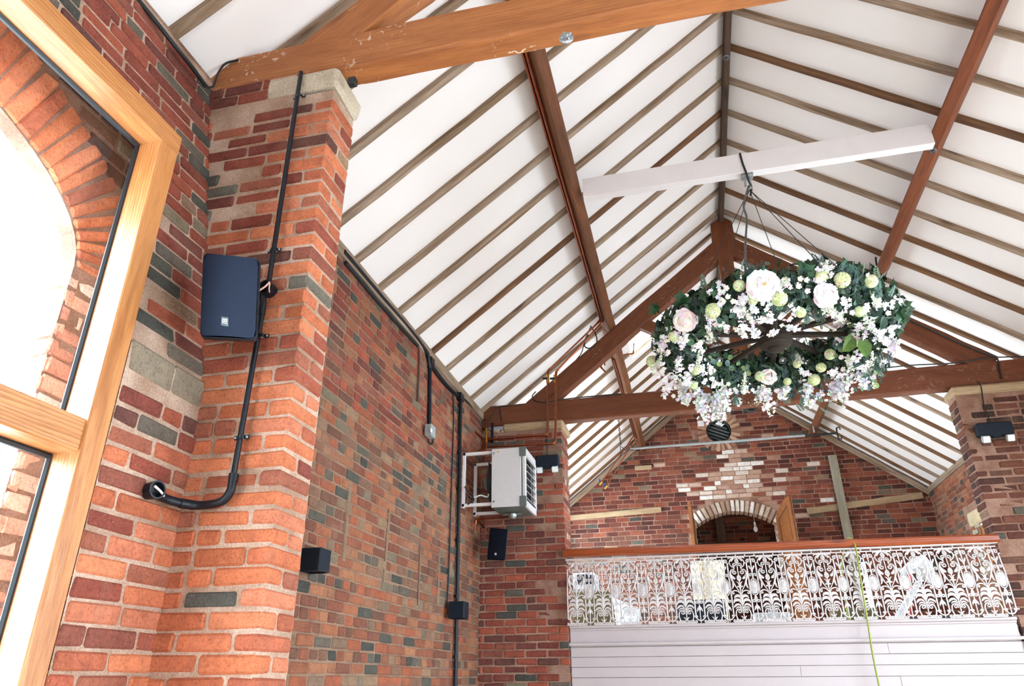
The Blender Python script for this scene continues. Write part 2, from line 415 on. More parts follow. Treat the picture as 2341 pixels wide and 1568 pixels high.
# ceiling slopes with rafters
def slope(side):
    x0 = XL if side < 0 else XR; k = KL if side < 0 else KR
    L = math.hypot(RX-x0, RZ-ZE); su = V3(RX-x0, 0, RZ-ZE)/L; n = V3(-su[2], 0, su[0])
    if n[2] > 0: n = -n
    fn = plane_fn(V3(x0, 0, ZE)-n*.035, V3(0, 1, 0), su, n)
    if side < 0: hole = lambda u: (2.27, 3.03) if 9.18 < u < 9.96 else None
    else: hole = lambda u: (2.28, 2.95) if 9.30 < u < 9.98 else None
    h0, h1 = (9.18, 9.96) if side < 0 else (9.30, 9.98); v0, v1 = hole((h0+h1)/2)
    mb = MB(); holed(mb, fn, [Y0-.3, h0, h1, YG+.3], K(-.15), K(L+.02), [hole])
    fn2 = plane_fn(V3(x0, 0, ZE)-n*.16, V3(0, 1, 0), su, n); holed(mb, fn2, [Y0-.3, h0, h1, YG+.3], K(-.25), K(L+.08), [hole])
    for q0, q1 in (((h0, v0), (h1, v0)), ((h1, v0), (h1, v1)), ((h1, v1), (h0, v1)), ((h0, v1), (h0, v0))):
        mb.add([fn(*q0)[0], fn(*q1)[0], fn2(*q1)[0], fn2(*q0)[0]], [(0, 1, 2, 3)])
    ce = struct('ceiling', mb, M_BOARD)
    fr = MB()
    for a, b in (((h0, v0), (h1, v0)), ((h1, v0), (h1, v1)), ((h1, v1), (h0, v1)), ((h0, v1), (h0, v0))):
        tube(fr, [fn(*a)[0]-n*.06, fn(*b)[0]-n*.06], .022, 4)
    wf = struct('window_%d' % (5 if side < 0 else 6), fr, M_BATT)
    g = MB(); g.add([fn(h0, v0)[0]-n*.1, fn(h1, v0)[0]-n*.1, fn(h1, v1)[0]-n*.1, fn(h0, v1)[0]-n*.1], [(0, 1, 2, 3)])
    obj('pane', g, M_GLASS, wf)
    return ce, fn, su, n, L
def beam(name, p0, p1, w_, h_, mat, parent=None, up=(0, 0, 1), cham=.008, seg=12, jit=.003, taper=None):
    p0, p1 = np.asarray(p0, float), np.asarray(p1, float); Ld = np.linalg.norm(p1-p0); t, a, b = frame_of(p1-p0, up)
    mb = MB(); V = []; n = seg+1
    sec = [(w_/2-cham, -h_/2), (w_/2, -h_/2+cham), (w_/2, h_/2-cham), (w_/2-cham, h_/2), (-w_/2+cham, h_/2), (-w_/2, h_/2-cham), (-w_/2, -h_/2+cham), (-w_/2+cham, -h_/2)]
    wob = rng.uniform(-jit, jit, (n, 2)); sw = 1+rng.uniform(-jit, jit, (n, 8))*4
    for i in range(n):
        k = taper(i/seg) if taper else 1
        for j, (s, q) in enumerate(sec): V.append((i/seg*Ld, s*k*sw[i, j]+wob[i, 0], q*k*sw[i, (j+1) % 8]+wob[i, 1]))
    f = [(i*8+k, i*8+(k+1) % 8, (i+1)*8+(k+1) % 8, (i+1)*8+k) for i in range(seg) for k in range(8)]
    f += [tuple(range(8))[::-1], tuple(seg*8+k for k in range(8))]
    mb.add(V, f)
    M = Matrix([[t[0], a[0], b[0], p0[0]], [t[1], a[1], b[1], p0[1]], [t[2], a[2], b[2], p0[2]], [0, 0, 0, 1]])
    return obj(name, mb, mat, parent, M)
ys = [3.46+.445*i for i in range(-3, 11)]+[8.33+.445*i for i in range(0, 12)]
ce_l = slope(-1); ce_r = slope(1)
for (ce, fn, su, n, L), side in ((ce_l, -1), (ce_r, 1)):
    for y in ys:
        yj = y+rng.uniform(-.012, .012)
        def rs(v0, v1, y=yj):
            p0 = fn(y, v0)[0]+n*.012; p1 = fn(y+rng.uniform(-.015, .015), v1)[0]+n*.012
            beam('rafter', p0, p1, .062, .052, M_RAFT if (side < 0 and y < 5 or rng.random() < .35) else (M_RAFT if rng.random() < .45 else M_RAFTD), ce, up=n, cham=.006, seg=14, jit=.0028)
        if 9.1 < y < 10.0: rs(-.1, 2.22); rs(3.05, L-.02)
        else: rs(-.1, L-.02)
beam('trim_1', (RX, Y0, 7.01), (RX, YG, 7.01), .055, .20, M_RIDGE, seg=30)['kind'] = 'structure'
# eave wall plates
for nm, x, ya, yb in (('trim_2', XL-.03, 2.75, 7.95), ('trim_3', XL-.05, Y0, 2.42), ('trim_4', XL-.03, 8.4, YG), ('trim_5', XR+.03, 8.2, YG)):
    o = beam(nm, (x, ya, ZE-.01), (x, yb, ZE-.01), .12, .1, M_RAFT); o['kind'] = 'structure'

# ---- left wall, bay 2 and bay 3
def wall_x(name, x, y0, y1, z0, z1, nx, mat, mort, **kw):
    mb = MB(); n = V3(nx, 0, 0); fn = plane_fn((x, 0, 0), (0, 1, 0), (0, 0, 1), n)
    holes = kw.pop('holes', []); us = kw.pop('us', None) or [y0, y1]
    holed(mb, fn, us, K(z0), K(z1), holes, 1)
    courses(mb, fn, y0, y1, max(z0, kw.pop('zb', 0)), z1, **kw)
    return mb
def bay2col(u, v):
    if v > 3.4 and rng.random() < .5: return bcol('red', .08)
    return None
mb = wall_x('w', XL, 2.6, 7.97, 0, ZE-.03, 1, 0, 0,  pal='mixed', pb=.11, pt=.11, headers=3, pitch=.0745, colf=bay2col, zb=.9)
box(mb, (XL-.4, 2.6, 0), (XL-.02, 8.5, ZE-.03), mi=1); box(mb, (XL-.4, 13.2, 0), (XL-.02, 13.9, ZE-.03), mi=1)
box(mb, (XL-.4, 8.5, 0), (XL-.02, 13.2, 2.55), mi=1); box(mb, (XL-.4, 8.5, 4.45), (XL-.02, 13.2, ZE-.03), mi=1)  # gap between the boxes: unseen opening added to brighten the far bay
# vertical mortar chases
for u0_, z0_, z1_ in ((4.62, 2.35, 2.9), (5.35, 2.3, 2.85), (6.1, 2.2, 2.7), (6.6, 2.25, 2.7)):
    rbox(mb, (XL+.004, u0_, (z0_+z1_)/2), (.008, 0, 0), (0, .018, 0), (0, 0, (z1_-z0_)/2), .004, lin((132, 106, 86)), .006, 0)
struct('wall_left', mb, [M_BRICK2, M_MORT2])

# ---- gable wall with arched doorway and round window
DX0, DX1, DSP, DCR = .12, 1.50, 4.14, 4.37           # doorway jambs, springing and crown
def door_top(x): 
    t = (x-(DX0+DX1)/2)/((DX1-DX0)/2); return DSP+(DCR-DSP)*(1-t*t)
OC = (.745, 5.89); OR = .225
def h_door(x): return (1.9, door_top(x)) if DX0 < x < DX1 else None
def h_oc(x):
    d = abs(x-OC[0]); return (OC[1]-math.sqrt(OR*OR-d*d), OC[1]+math.sqrt(OR*OR-d*d)) if d < OR*.999 else None
us = sorted(set([XL-.3, DX0-.001, DX0, DX1, DX1+.001, XR+.3, RX]+lspace(DX0, DX1, 15)+lspace(OC[0]-OR, OC[0]+OR, 17)))
fng = plane_fn((0, YG, 0), (1, 0, 0), (0, 0, 1), (0, -1, 0))
mb = MB(); holed(mb, fng, us, K(1.2), lambda x: roofz(x)+.1, [h_door, h_oc], 1)
def gskip(u, v, du, dv):
    if DX0-.02-du < u < DX1+.02+du and v-dv < door_top(min(max(u, DX0), DX1))+.23: return True
    if math.hypot(u-OC[0], v-OC[1]) < OR+.2: return True
    return False
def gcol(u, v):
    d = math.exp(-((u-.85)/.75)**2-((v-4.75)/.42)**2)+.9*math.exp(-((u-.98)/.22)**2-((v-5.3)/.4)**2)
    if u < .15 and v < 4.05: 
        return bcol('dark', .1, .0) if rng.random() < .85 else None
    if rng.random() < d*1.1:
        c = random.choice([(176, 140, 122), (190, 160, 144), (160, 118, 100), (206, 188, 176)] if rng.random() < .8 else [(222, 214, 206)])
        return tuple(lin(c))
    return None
courses(mb, fng, XL, XR, 1.95, 6.95, pitch=.083, pal='gable', pb=.05, headers=0, skip=gskip, colf=gcol, clip=lambda v: (max(XL, XL+(v-ZE)/KL+.04) if v > ZE else XL, min(XR, XR-(v-ZE)/KR-.04) if v > ZE else XR))
# voussoirs of the doorway and of the round window
nv = 19
for i in range(nv):
    x = DX0-.03+(DX1-DX0+.06)*(i+.5)/nv; t = (x-(DX0+DX1)/2)/((DX1-DX0)/2); zt = DSP+(DCR-DSP)*(1-t*t)
    s = -2*(DCR-DSP)*t/((DX1-DX0)/2); r = V3(-s, 0, 1); r /= np.linalg.norm(r); q = V3(r[2], 0, -r[0])
    c = lin(random.choice([(206, 192, 178), (182, 160, 142), (160, 130, 112), (216, 206, 196)]))
    rbox(mb, V3(x, YG-.0, zt)+r*.1, q*.031, (0, .03, 0), r*.098, .006, c, .003)
    rbox(mb, V3(x, YG+.13, zt)+r*.02, q*.031, (0, .12, 0), r*.03, .006, lin((150, 118, 96)), .003)
for i in range(22):
    a = 2*PI*i/22; r = V3(math.cos(a), 0, math.sin(a)); q = V3(-r[2], 0, r[0])
    rbox(mb, V3(OC[0], YG, OC[1])+r*(OR+.09), r*.085, (0, .02, 0), q*.030, .006, lin(random.choice([(170, 128, 104), (150, 106, 86), (186, 150, 124)])), .005)
# reveals
for x, s in ((DX0, -1), (DX1, 1)):
    box(mb, (min(x, x+s*.1), YG+.001, 1.95), (max(x, x+s*.1), YG+.28, DSP), mi=1)
    fnr = plane_fn((x, 0, 0), (0, 1, 0), (0, 0, 1), (-s, 0, 0)); courses(mb, fnr, YG-.02, YG+.28, 1.95, DSP, pal='dark', pb=.1, colf=lambda u, v: lin(random.choice([(186, 170, 156), (150, 120, 104), (120, 90, 78)])))
struct('wall_gable', mb, [M_BRICK2, M_MORTP])
# small dark room beyond the doorway
mb = MB(); fnb = plane_fn((0, 15.6, 0), (1, 0, 0), (0, 0, 1), (0, -1, 0))
holed(mb, fnb, [-1.2, 2.6], K(1.9), K(5.2), [], 1); courses(mb, fnb, -1.2, 2.6, 2.6, 5.1, pitch=.083, pal='gable', headers=0)
box(mb, (-1.3, 13.8, 1.9), (-1.2, 15.7, 5.2), mi=1); box(mb, (2.6, 13.8, 1.9), (2.7, 15.7, 5.2), mi=1)
box(mb, (-1.3, 13.8, 5.1), (2.7, 15.7, 5.2), mi=1); box(mb, (-1.3, 13.8, 1.85), (2.7, 15.7, 1.95), mi=1)
struct('wall_back_room', mb, [M_BRICK2, M_MORT2])

# ---- right wall
def h_w(a, b, z0, z1, rise=0):
    def f(u):
        if not a < u < b: return None
        t = (u-(a+b)/2)/((b-a)/2); return (z0, z1+rise*(1-t*t))
    return f
rwh = [h_w(-.3, 2.3, .4, 3.4, .4), h_w(3.9, 6.7, .4, 3.4, .4), h_w(10.35, 11.72, 2.3, 3.62), h_w(8.5, 9.9, 2.3, 4.2)]  # last opening is unseen, added behind the far pier to brighten bay three
mb = MB(); fnr = plane_fn((XR, 0, 0), (0, 1, 0), (0, 0, 1), (-1, 0, 0))
us = sorted(set([Y0-.3, -.3, 2.3, 3.9, 6.7, 8.5, 9.9, 10.35, 11.72, YG+.3]+lspace(-.3, 2.3, 9)+lspace(3.9, 6.7, 9)))
holed(mb, fnr, us, K(-.1), K(ZE-.03), rwh, 1)
courses(mb, fnr, 8.2, YG, 2.0, ZE-.03, pal='mixed', pb=.09, pt=.08, pitch=.078, headers=3, skip=lambda u, v, du, dv: (8.4 < u < 10 and v < 4.3) or 10.25 < u < 12.15 and v < 3.95 and (v > 3.62 or 10.3-du < u < 11.75+du), nd=1.6)
for yy in (10.35, 11.72):
    fq = plane_fn((0, yy, 0), (1, 0, 0), (0, 0, 1), (0, 1 if yy < 11 else -1, 0)); holed(mb, fq, [XR, XR+.3], K(2.3), K(3.62), [], 1)
rbox(mb, (XR-.004, 11.3, 3.74), (.03, 0, 0), (0, .72, 0), (0, 0, .10), .02, lin((206, 186, 150)), .01)
for q in range(9):
    rbox(mb, (XR+.0, 11.75+rng.uniform(0, .25), 3.0+q*.08), (.012, 0, 0), (0, .1, 0), (0, 0, .034), .01, lin((176, 166, 146)), .01)
struct('wall_right', mb, [M_BRICK2, M_MORTP])
# rear wall with a wide glazed opening
mb = MB(); fnb = plane_fn((0, Y0, 0), (1, 0, 0), (0, 0, 1), (0, 1, 0))
us = sorted(set([XL-.3, -.2, 3.0, XR+.3, RX])); holed(mb, fnb, us, K(-.1), lambda x: roofz(x)+.1, [h_w(-.2, 3.0, .3, 2.5)], 0)
struct('wall_rear', mb, [M_MORT2])
for i, (a, b, y_, ax) in enumerate([(-.2, 3.0, Y0-.05, 0)]):
    mb = MB()
    for x in lspace(a, b, 5): rbox(mb, (x, y_, 1.4), (.04, 0, 0), (0, .04, 0), (0, 0, 1.1))
    for z in (.3, 1.5, 2.5): rbox(mb, ((a+b)/2, y_, z), ((b-a)/2, 0, 0), (0, .04, 0), (0, 0, .04))
    struct('window_2', mb, M_FRAME)
for i, (a, b) in enumerate(((-.3, 2.3), (3.9, 6.7))):
    mb = MB()
    for y in lspace(a, b, 4): rbox(mb, (XR+.12, y, 2.1), (.04, 0, 0), (0, .04, 0), (0, 0, 1.75))
    for z in (.42, 2.0, 3.4): rbox(mb, (XR+.12, (a+b)/2, z), (.04, 0, 0), (0, (b-a)/2, 0), (0, 0, .04))
    struct('window_%d' % (3+i), mb, M_FRAME)
mb = MB()
rbox(mb, (XR+.07, 11.66, 2.96), (.06, 0, 0), (0, .05, 0), (0, 0, .66), .008); rbox(mb, (XR+.07, 10.4, 2.96), (.06, 0, 0), (0, .05, 0), (0, 0, .66), .008)
rbox(mb, (XR+.07, 11.03, 3.58), (.06, 0, 0), (0, .6, 0), (0, 0, .04), .008)
w7 = struct('window_7', mb, M_FRAME)
g = MB(); g.add([(XR+.1, 10.4, 2.3), (XR+.1, 11.7, 2.3), (XR+.1, 11.7, 3.6), (XR+.1, 10.4, 3.6)], [(0, 1, 2, 3)]); obj('pane', g, M_GLASS, w7)

# ---- bay 1 left wall with the large window
X1 = -1.94; WY1 = 1.985; WY0 = -.25; WT = 3.72
ZB = 2.745
def bat(z): return X1-(z-ZB)*(.33/1.80)           # the wall above the stone course leans back
nb = V3(1, 0, .183); nb /= np.linalg.norm(nb); vb = V3(-.183, 0, 1); vb /= np.linalg.norm(vb)
fn_lo = plane_fn((X1, 0, 0), (0, 1, 0), (0, 0, 1), (1, 0, 0))
fn_hi = plane_fn((X1-.012, 0, ZB), (0, 1, 0), vb, nb)
mb = MB(); k1 = math.hypot(1, .183)
holed(mb, fn_lo, [Y0, WY0, WY1, 2.46], K(-.1), K(ZB), [h_w(WY0, WY1, .25, ZB)], 1)
holed(mb, fn_hi, [Y0, WY0, WY1, 2.46], K(0), K(1.86), [h_w(WY0, WY1, -.001, (WT-ZB)*k1)], 1)
def b1col(u, v):
    if v < 2.45 and rng.random() < .8: return bcol('orange', .0, .0)
    return None
courses(mb, fn_lo, WY1, 2.43, .6, ZB-.1, pal='red', pb=.06, headers=0, colf=b1col, Lb=.236, prot=.007, jit=.003, joint=.012)
courses(mb, fn_lo, Y0, WY0, .6, ZB-.1, pal='red', headers=4)
for c, q in ((1.985+.13, .13), (2.33, .10)):       # big worn stone blocks
    rbox(mb, (X1-.02, c, ZB-.045), (.027, 0, 0), (0, q-.006, 0), (0, 0, .062), .012, lin((132, 118, 100)), .004)
courses(mb, fn_hi, Y0, 2.47, .04, 1.86, pal='red', pb=.16, pt=.02, headers=0, skip=lambda u, v, du, dv: WY0-du < u < WY1+du-.01 and v-dv < (WT-ZB)*k1, Lb=.236, prot=.008, jit=.003, joint=.012)
# reveals behind the frame
for y in (WY1+.14, WY0-.14):
    fq = plane_fn((0, y, 0), (1, 0, 0), (0, 0, 1), (0, -1, 0)); holed(mb, fq, [-2.3, -2.16], K(0), K(WT+.14), [], 1)
fq = plane_fn((0, 0, WT+.14), (0, 1, 0), (1, 0, 0), (0, 0, -1)); holed(mb, fq, [WY0-.14, WY1+.14], K(-2.3), K(-2.16), [], 1)
struct('wall_left_window_bay', mb, [M_BRICK, M_MORT])
# outer skin with the arched opening
XO = -2.29; AY0, AY1, ASP, AR = -.2, 1.965, 3.12, .47
def arch(y):
    t = (y-(AY0+AY1)/2)/((AY1-AY0)/2); t = max(-1, min(1, t)); return ASP+AR*math.sqrt(max(0, 1-t*t))
fo = plane_fn((XO, 0, 0), (0, 1, 0), (0, 0, 1), (1, 0, 0)); mb = MB()
ah = lambda u: (-.05, arch(u)) if AY0 < u < AY1 else None
ayl = [(AY0+AY1)/2-(AY1-AY0)/2*math.cos(PI*i/24) for i in range(25)]
us = sorted(set([Y0, 2.6]+ayl))
holed(mb, fo, us, K(-.1), K(4.6), [ah], 1)
fo2 = plane_fn((XO-.07, 0, 0), (0, 1, 0), (0, 0, 1), (1, 0, 0)); holed(mb, fo2, us, K(-.1), K(4.6), [ah], 1)
for i in range(24):                                # soffit
    a, b = ayl[i], ayl[i+1]; mb.add([(XO, a, arch(a)), (XO, b, arch(b)), (XO-.07, b, arch(b)), (XO-.07, a, arch(a))], [(0, 1, 2, 3)], (1, 1, 1), 1)
mb.add([(XO, AY1, -.1), (XO-.07, AY1, -.1), (XO-.07, AY1, ASP), (XO, AY1, ASP)], [(0, 1, 2, 3)], (1, 1, 1), 1)
PALE = [(214, 160, 136), (204, 146, 122), (222, 184, 162), (196, 134, 112), (216, 196, 178)]  # brick tones paled so the bright window haze sits in the colour
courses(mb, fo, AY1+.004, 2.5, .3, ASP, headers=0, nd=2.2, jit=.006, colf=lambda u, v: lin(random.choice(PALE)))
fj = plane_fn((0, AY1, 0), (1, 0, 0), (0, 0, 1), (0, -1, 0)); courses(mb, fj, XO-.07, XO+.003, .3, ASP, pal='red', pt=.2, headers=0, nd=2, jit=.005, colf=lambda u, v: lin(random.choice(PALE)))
cy = (AY0+AY1)/2; a_ = (AY1-AY0)/2; NV = 42
for i in range(NV):
    th = PI*(i+.5)/NV; p = V3(XO, cy+a_*math.cos(th), ASP+AR*math.sin(th)); r = V3(0, math.cos(th)/a_, math.sin(th)/AR); r /= np.linalg.norm(r); q = V3(0, -r[2], r[1])
    c = tuple(x*1.25 for x in bcol('orange', .02, .08)); hw = .5*PI*math.hypot(a_*math.sin(th), AR*math.cos(th))/NV*1.0+.002
    rbox(mb, p+r*.16+V3(-.035+.008, 0, 0), (.036, 0, 0), r*.155, q*(hw), .01, c, .006)
courses(mb, fo, Y0, 2.5, ASP+.02, 4.5, pal='dark', pb=.1, headers=0, skip=lambda u, v, du, dv: ((u-cy)/(a_+.34+du*.6))**2+((v-ASP)/(AR+.34))**2 < 1)
struct('wall_left_outer', mb, [M_BRICK, M_MORTP])

# window frame (larch): jambs, head, transom
mb = MB(); FD = .062
rbox(mb, (X1-FD, (WY0+WY1)/2, .3), (FD, 0, 0), (0, (WY1-WY0)/2, 0), (0, 0, .05), .004)
fr = struct('window_1', mb, M_FRAME)
fw_ = .058
def fr_beam(name, p0, p1, w_, h_, up): return beam(name, p0, p1, w_, h_, M_FRAME, fr, up=up, cham=.004, seg=8, jit=.0008)
yj = WY1-fw_/2-.004
fr_beam('jamb', (X1-FD, WY1-.048, .3), (X1-FD, WY1-.048, WT-.096), .096, FD*2, (1, 0, 0))
fr_beam('jamb', (X1-FD, WY0+.05, .3), (X1-FD, WY0+.05, WT-.096), .096, FD*2, (1, 0, 0))
fr_beam('head', (X1-FD, WY0, WT-.048), (X1-FD, WY1, WT-.048), FD*2, .096, (0, 0, 1))
fr_beam('transom', (X1-FD-.005, WY0, 2.355), (X1-FD-.005, WY1-.094, 2.355), FD*2-.01, .115, (0, 0, 1))
fr_beam('mullion', (X1-FD, .62, .35), (X1-FD, .62, WT-.09), .09, FD*2-.01, (1, 0, 0))
mb = MB()
for ya, yb in ((WY0+.1, .575), (.665, WY1-.097)):
    for za, zb in ((.36, 2.29), (2.42, WT-.1)):
        for p, q in (((ya, za), (yb, za)), ((yb, za), (yb, zb)), ((yb, zb), (ya, zb)), ((ya, zb), (ya, za))):
            tube(mb, [(X1-.118, *p), (X1-.118, *q)], .011, 6)
obj('gasket', mb, M_GASK, fr)
mb = MB()
for ya, yb in ((WY0+.1, .575), (.665, WY1-.097)):
    for za, zb in ((.36, 2.29), (2.42, WT-.1)):
        mb.add([(X1-.122, ya, za), (X1-.122, yb, za), (X1-.122, yb, zb), (X1-.122, ya, zb)], [(0, 1, 2, 3)])
obj('pane', mb, M_GLASS, fr)

# ---- piers
def pier(name, x0, x1, y0, y1, z0, z1, side, mats, palf, pitch=.0735, smear=None, capx=None, nd=1.0):
    """brick pier; side = +1 if its open flank faces +x, -1 if it faces -x"""
    mb = MB(); box(mb, (x0+(.008 if side < 0 else -.2), y0+.009, z0), (x1-(.008 if side > 0 else -.2), y1-.008, z1-.004), mi=1)
    rows = int((z1-z0)/pitch); ar = x1 if side > 0 else x0; far = x0 if side > 0 else x1
    for i in range(rows):
        zc = z0+(i+.5)*pitch; hz = (pitch-.012)/2; xs = ar; far = (x0 if side > 0 else x1) if not (capx and zc > capx[0]) else capx[1]; first = True; st = i % 2
        while (xs-far)*side > .03:
            L = (.233 if not st else .112) if first else (.233 if rng.random() > .13 else .112); L *= rng.uniform(.96, 1.04)
            xe = xs-side*L
            if (xe-far)*side < .035: xe = far
            a, b = sorted((xs, xe+side*.012)); dep = .055
            if first: dep = ((y1-y0)/2-.006) if st else .055
            pr = rng.uniform(-.0035, .004)*nd; c = palf((a+b)/2, zc)
            if smear and smear((a+b)/2, zc): pr += .011
            rbox(mb, ((a+b)/2, y0+dep+pr, zc+.003*math.sin(a*5+i)), ((b-a)/2, 0, 0), (0, dep, 0), (0, 0, hz+rng.uniform(-.002, .002)), .0095, c, .0028)
            if first:
                y = y0+2*dep+.012
                while y1-y > .03:
                    Ls = min(y1-y, .112 if (i % 4 == 0) else .225) ; 
                    if y1-y-Ls < .04: Ls = y1-y
                    w2 = .06; cx = ar-side*(w2-rng.uniform(-.003, .003))
                    rbox(mb, (cx, y+Ls/2-.004, zc), (w2, 0, 0), (0, Ls/2-.006, 0), (0, 0, hz), .0095, palf(ar, zc), .0028); y += Ls
            first = False; xs = xe
    return struct(name, mb, mats)
def pal1(x, z):  # reds rise with height: part true brick, part fading light put into colour
    t = (z-2.2)/1.6
    if rng.random() < max(0, min(.9, t))*(.45 if x > -1.75 else 1.0): return bcol('red', .06, .02)
    return bcol('orange', .012, .0)
pier('wall_left_pier', -2.05, -1.512, 2.42, 2.665, .3, 4.33, 1, [M_BRICK, M_MORT], pal1, .0735, smear=lambda x, z: (x < -1.95 and z > 3.4 and rng.random() < .25), capx=(2.75, -2.3))
# upper part reaches back to the leaning wall
def pal2(x, z): return tuple(lin(random.choice([(150, 104, 86), (170, 130, 112), (136, 86, 70), (186, 156, 140)]))) if x == -1.337 else bcol('red', .10, .04)
pier('wall_far_left_pier', XL, -1.337, 7.95, 8.37, .3, 4.33, 1, [M_BRICK2, M_MORTP], pal2, .0765, smear=lambda x, z: x > -1.6 and rng.random() < .4)
def pal3(x, z): return bcol('right', .06, .10) if z < 3.3 else bcol('right', .08, .02)
pier('wall_far_right_pier', 2.87, XR+.05, 7.95, 8.2, .3, 4.33, -1, [M_BRICK2, M_MORTP], pal3, .0765, smear=lambda x, z: x < 3.2 and rng.random() < .5, nd=2.2)
# brick infill above and beside pier one, to the wall
mb = MB(); fq = plane_fn((0, 2.43, 0), (1, 0, 0), (0, 0, 1), (0, -1, 0)); holed(mb, fq, [-2.42, -1.75], K(2.7), K(4.49), [], 1)
fq2 = plane_fn((0, 2.425, 0), (1, 0, 0), (0, 0, 1), (0, -1, 0)); courses(mb, fq2, -2.30, -1.905, 4.345, 4.495, pal='red', headers=0)
struct('wall_left_infill', mb, [M_BRICK, M_MORT])
# stone and timber pads under the tie beams
def pad(name, x0, x1, y0, y1, z0, z1, mat):
    mb = MB(); n = 7; xs = lspace(x0, x1, n)
    for a, b in ((x0, x1),): rbox(mb, ((a+b)/2, (y0+y1)/2, (z0+z1)/2), ((b-a)/2, 0, 0), (0, (y1-y0)/2, 0), (0, 0, (z1-z0)/2), .022, (1, 1, 1), .007)
    return struct(name, mb, mat)
pad('trim_6', -1.90, -1.495, 2.405, 2.70, 4.345, 4.47, M_STONE)
pad('trim_7', -2.05, -1.31, 7.93, 8.40, 4.315, 4.415, M_BATT)
pad('trim_8', 2.85, 4.07, 7.92, 8.22, 4.315, 4.415, M_BATT)

# ================================================================== TRUSSES AND PURLINS
def plu(x): return 6.10+.79*x                      # upper edge of the left principal rafter
def pru(x): return 7.385-.775*x
def truss(label, y, dz, tz0, tz1, mat, top_visible):
    t = thing('roof_truss', label, 'roof truss', (RX, y+.07, tz0), 'timber roof trusses'); d = .14; ym = y+d/2
    hz = tz1-tz0
    beam('tie_beam', (XL-.05, ym, (tz0+tz1)/2), (XR+.05, ym, (tz0+tz1)/2), d, hz, mat, t, cham=.012, seg=26, jit=.004)
    w_ = .235
    nl = V3(-.79, 0, 1); nl /= np.linalg.norm(nl); nr = V3(.775, 0, 1); nr /= np.linalg.norm(nr)
    def pr(xa, xb, f, n, off=0): return V3(xa, ym+off, f(xa)+dz)-n*w_/2, V3(xb, ym+off, f(xb)+dz)-n*w_/2
    a, b = pr(-1.78, .74, plu, nl); beam('principal_rafter', a, b, d-.006, w_, mat, t, cham=.01, seg=18, jit=.004)
    a, b = pr(3.42, .88, pru, nr); beam('principal_rafter', a, b, d-.006, w_, mat, t, cham=.01, seg=18, jit=.004)
    mb = MB(); z0 = tz1-.01; P = [(.70, z0), (.90, z0), (.885, 6.25+dz), (.905, 6.5+dz), (.945, 6.62+dz), (.945, 6.90+dz), (.83, 6.99+dz), (.68, 6.90+dz), (.675, 6.62+dz), (.70, 6.5+dz), (.715, 6.25+dz)]
    # local X runs up the post so that the grain does
    P2 = [(z-z0, x-RX) for x, z in P]
    prism(mb, P2[::-1], lambda s_, q, dd: (s_, q, dd), -d/2-.004, d/2+.004)
    M = Matrix([[0, 1, 0, RX], [0, 0, 1, ym], [1, 0, 0, z0], [0, 0, 0, 1]])
    obj('king_post', mb, mat, t, M)
    beam('strut', (.72, ym, 4.98+dz), (-.30, ym, 5.62+dz), .11, .15, mat, t); beam('strut', (.89, ym, 4.96+dz), (1.80, ym, 5.78+dz), .11, .15, mat, t)
    return t
T1 = truss('near timber roof truss of pale orange pine with white spatter above the brick pier', 2.45, .06, 4.493, 4.745, M_BEAM1, False)
T2 = truss('far timber roof truss of red brown pine behind the hanging flower wreath', 8.0, 0, 4.42, 4.69, M_BEAM2, True)
mb = MB(); rbox(mb, on(806, 188, 1, 2.455), (.021, 0, 0), (0, .02, 0), (0, 0, .021), .004); obj('corbel_block', mb, M_DARKM, T1)
def washer(name, p, n, r, label, mat, parent=None):
    mb = MB(); lathe(mb, p, n, [(r, 0), (r, .006), (r*.8, .012), (r*.35, .014), (r*.33, .03), (r*.2, .032)], 20)
    for k in range(4): tube(mb, [np.asarray(p)+np.asarray(n)*.012+V3(.3*r*math.cos(k*1.6), 0, .3*r*math.sin(k*1.6)), np.asarray(p)+np.asarray(n)*.02+V3(.8*r*math.cos(k*1.6+.4), 0, .8*r*math.sin(k*1.6+.4))], .004, 5)
    return obj(name, mb, mat, parent)
washer('bolt_washer', on(1295, 88, 1, 2.447), (0, -1, 0), .036, '', M_GALV, T1)
tag(washer('bolt_washer', on(1660, 131, 2, 6.905), (0, 0, -1), .035, '', M_STEEL), 'small round metal fixing under the dark ridge board', 'metal fixing')
def purlin(label, x, z, sgn, y0, y1, mat, seg=24):
    s = V3(.79, 0, .61)*V3(sgn, 1, 1); n = V3(-.61*sgn, 0, .79)
    p = V3(x, 0, z)+s*.053+n*.10
    # centre of the section
    o = beam('purlin', (p[0], y0, p[2]), (p[0], y1, p[2]), .106, .20, mat, None, up=tuple(n), cham=.012, seg=seg, jit=.004)
    return tag(o, label, 'purlin', 'roof purlins')
PURL1 = purlin('long left purlin carrying two copper pipes on its side', -.70, 5.547, 1, Y0, 8.15, M_PURL)
purlin('left purlin beyond the far truss, ending on the gable wall', -.70, 5.547, 1, 8.16, 13.45, M_PURL)
PURL2 = purlin('long right purlin with round pale patch and metal ring fixing', 2.342, 5.570, -1, Y0, 8.15, m_wood('right_purlin_pine', (140, 76, 42), (114, 60, 34), (64, 32, 20), streak=1.0))
purlin('short right purlin beyond the far truss above the steel bar', 2.342, 5.570, -1, 8.16, 13.45, M_PURL)
n_ = V3(-.61, 0, -.79)
washer('ring_fixing', on(2133, 342, 2, 5.60), n_, .034, '', M_STEEL, PURL2)

# white boxed beam between the purlins
o = beam('collar_beam', (-.605, 5.235, 5.613), (2.262, 5.235, 5.625), .08, .205, M_WHITE, up=(0, 0, 1), cham=.004, seg=4, jit=.0005)
tag(o, 'white painted cross beam spanning between the two purlins above the wreath', 'beam')

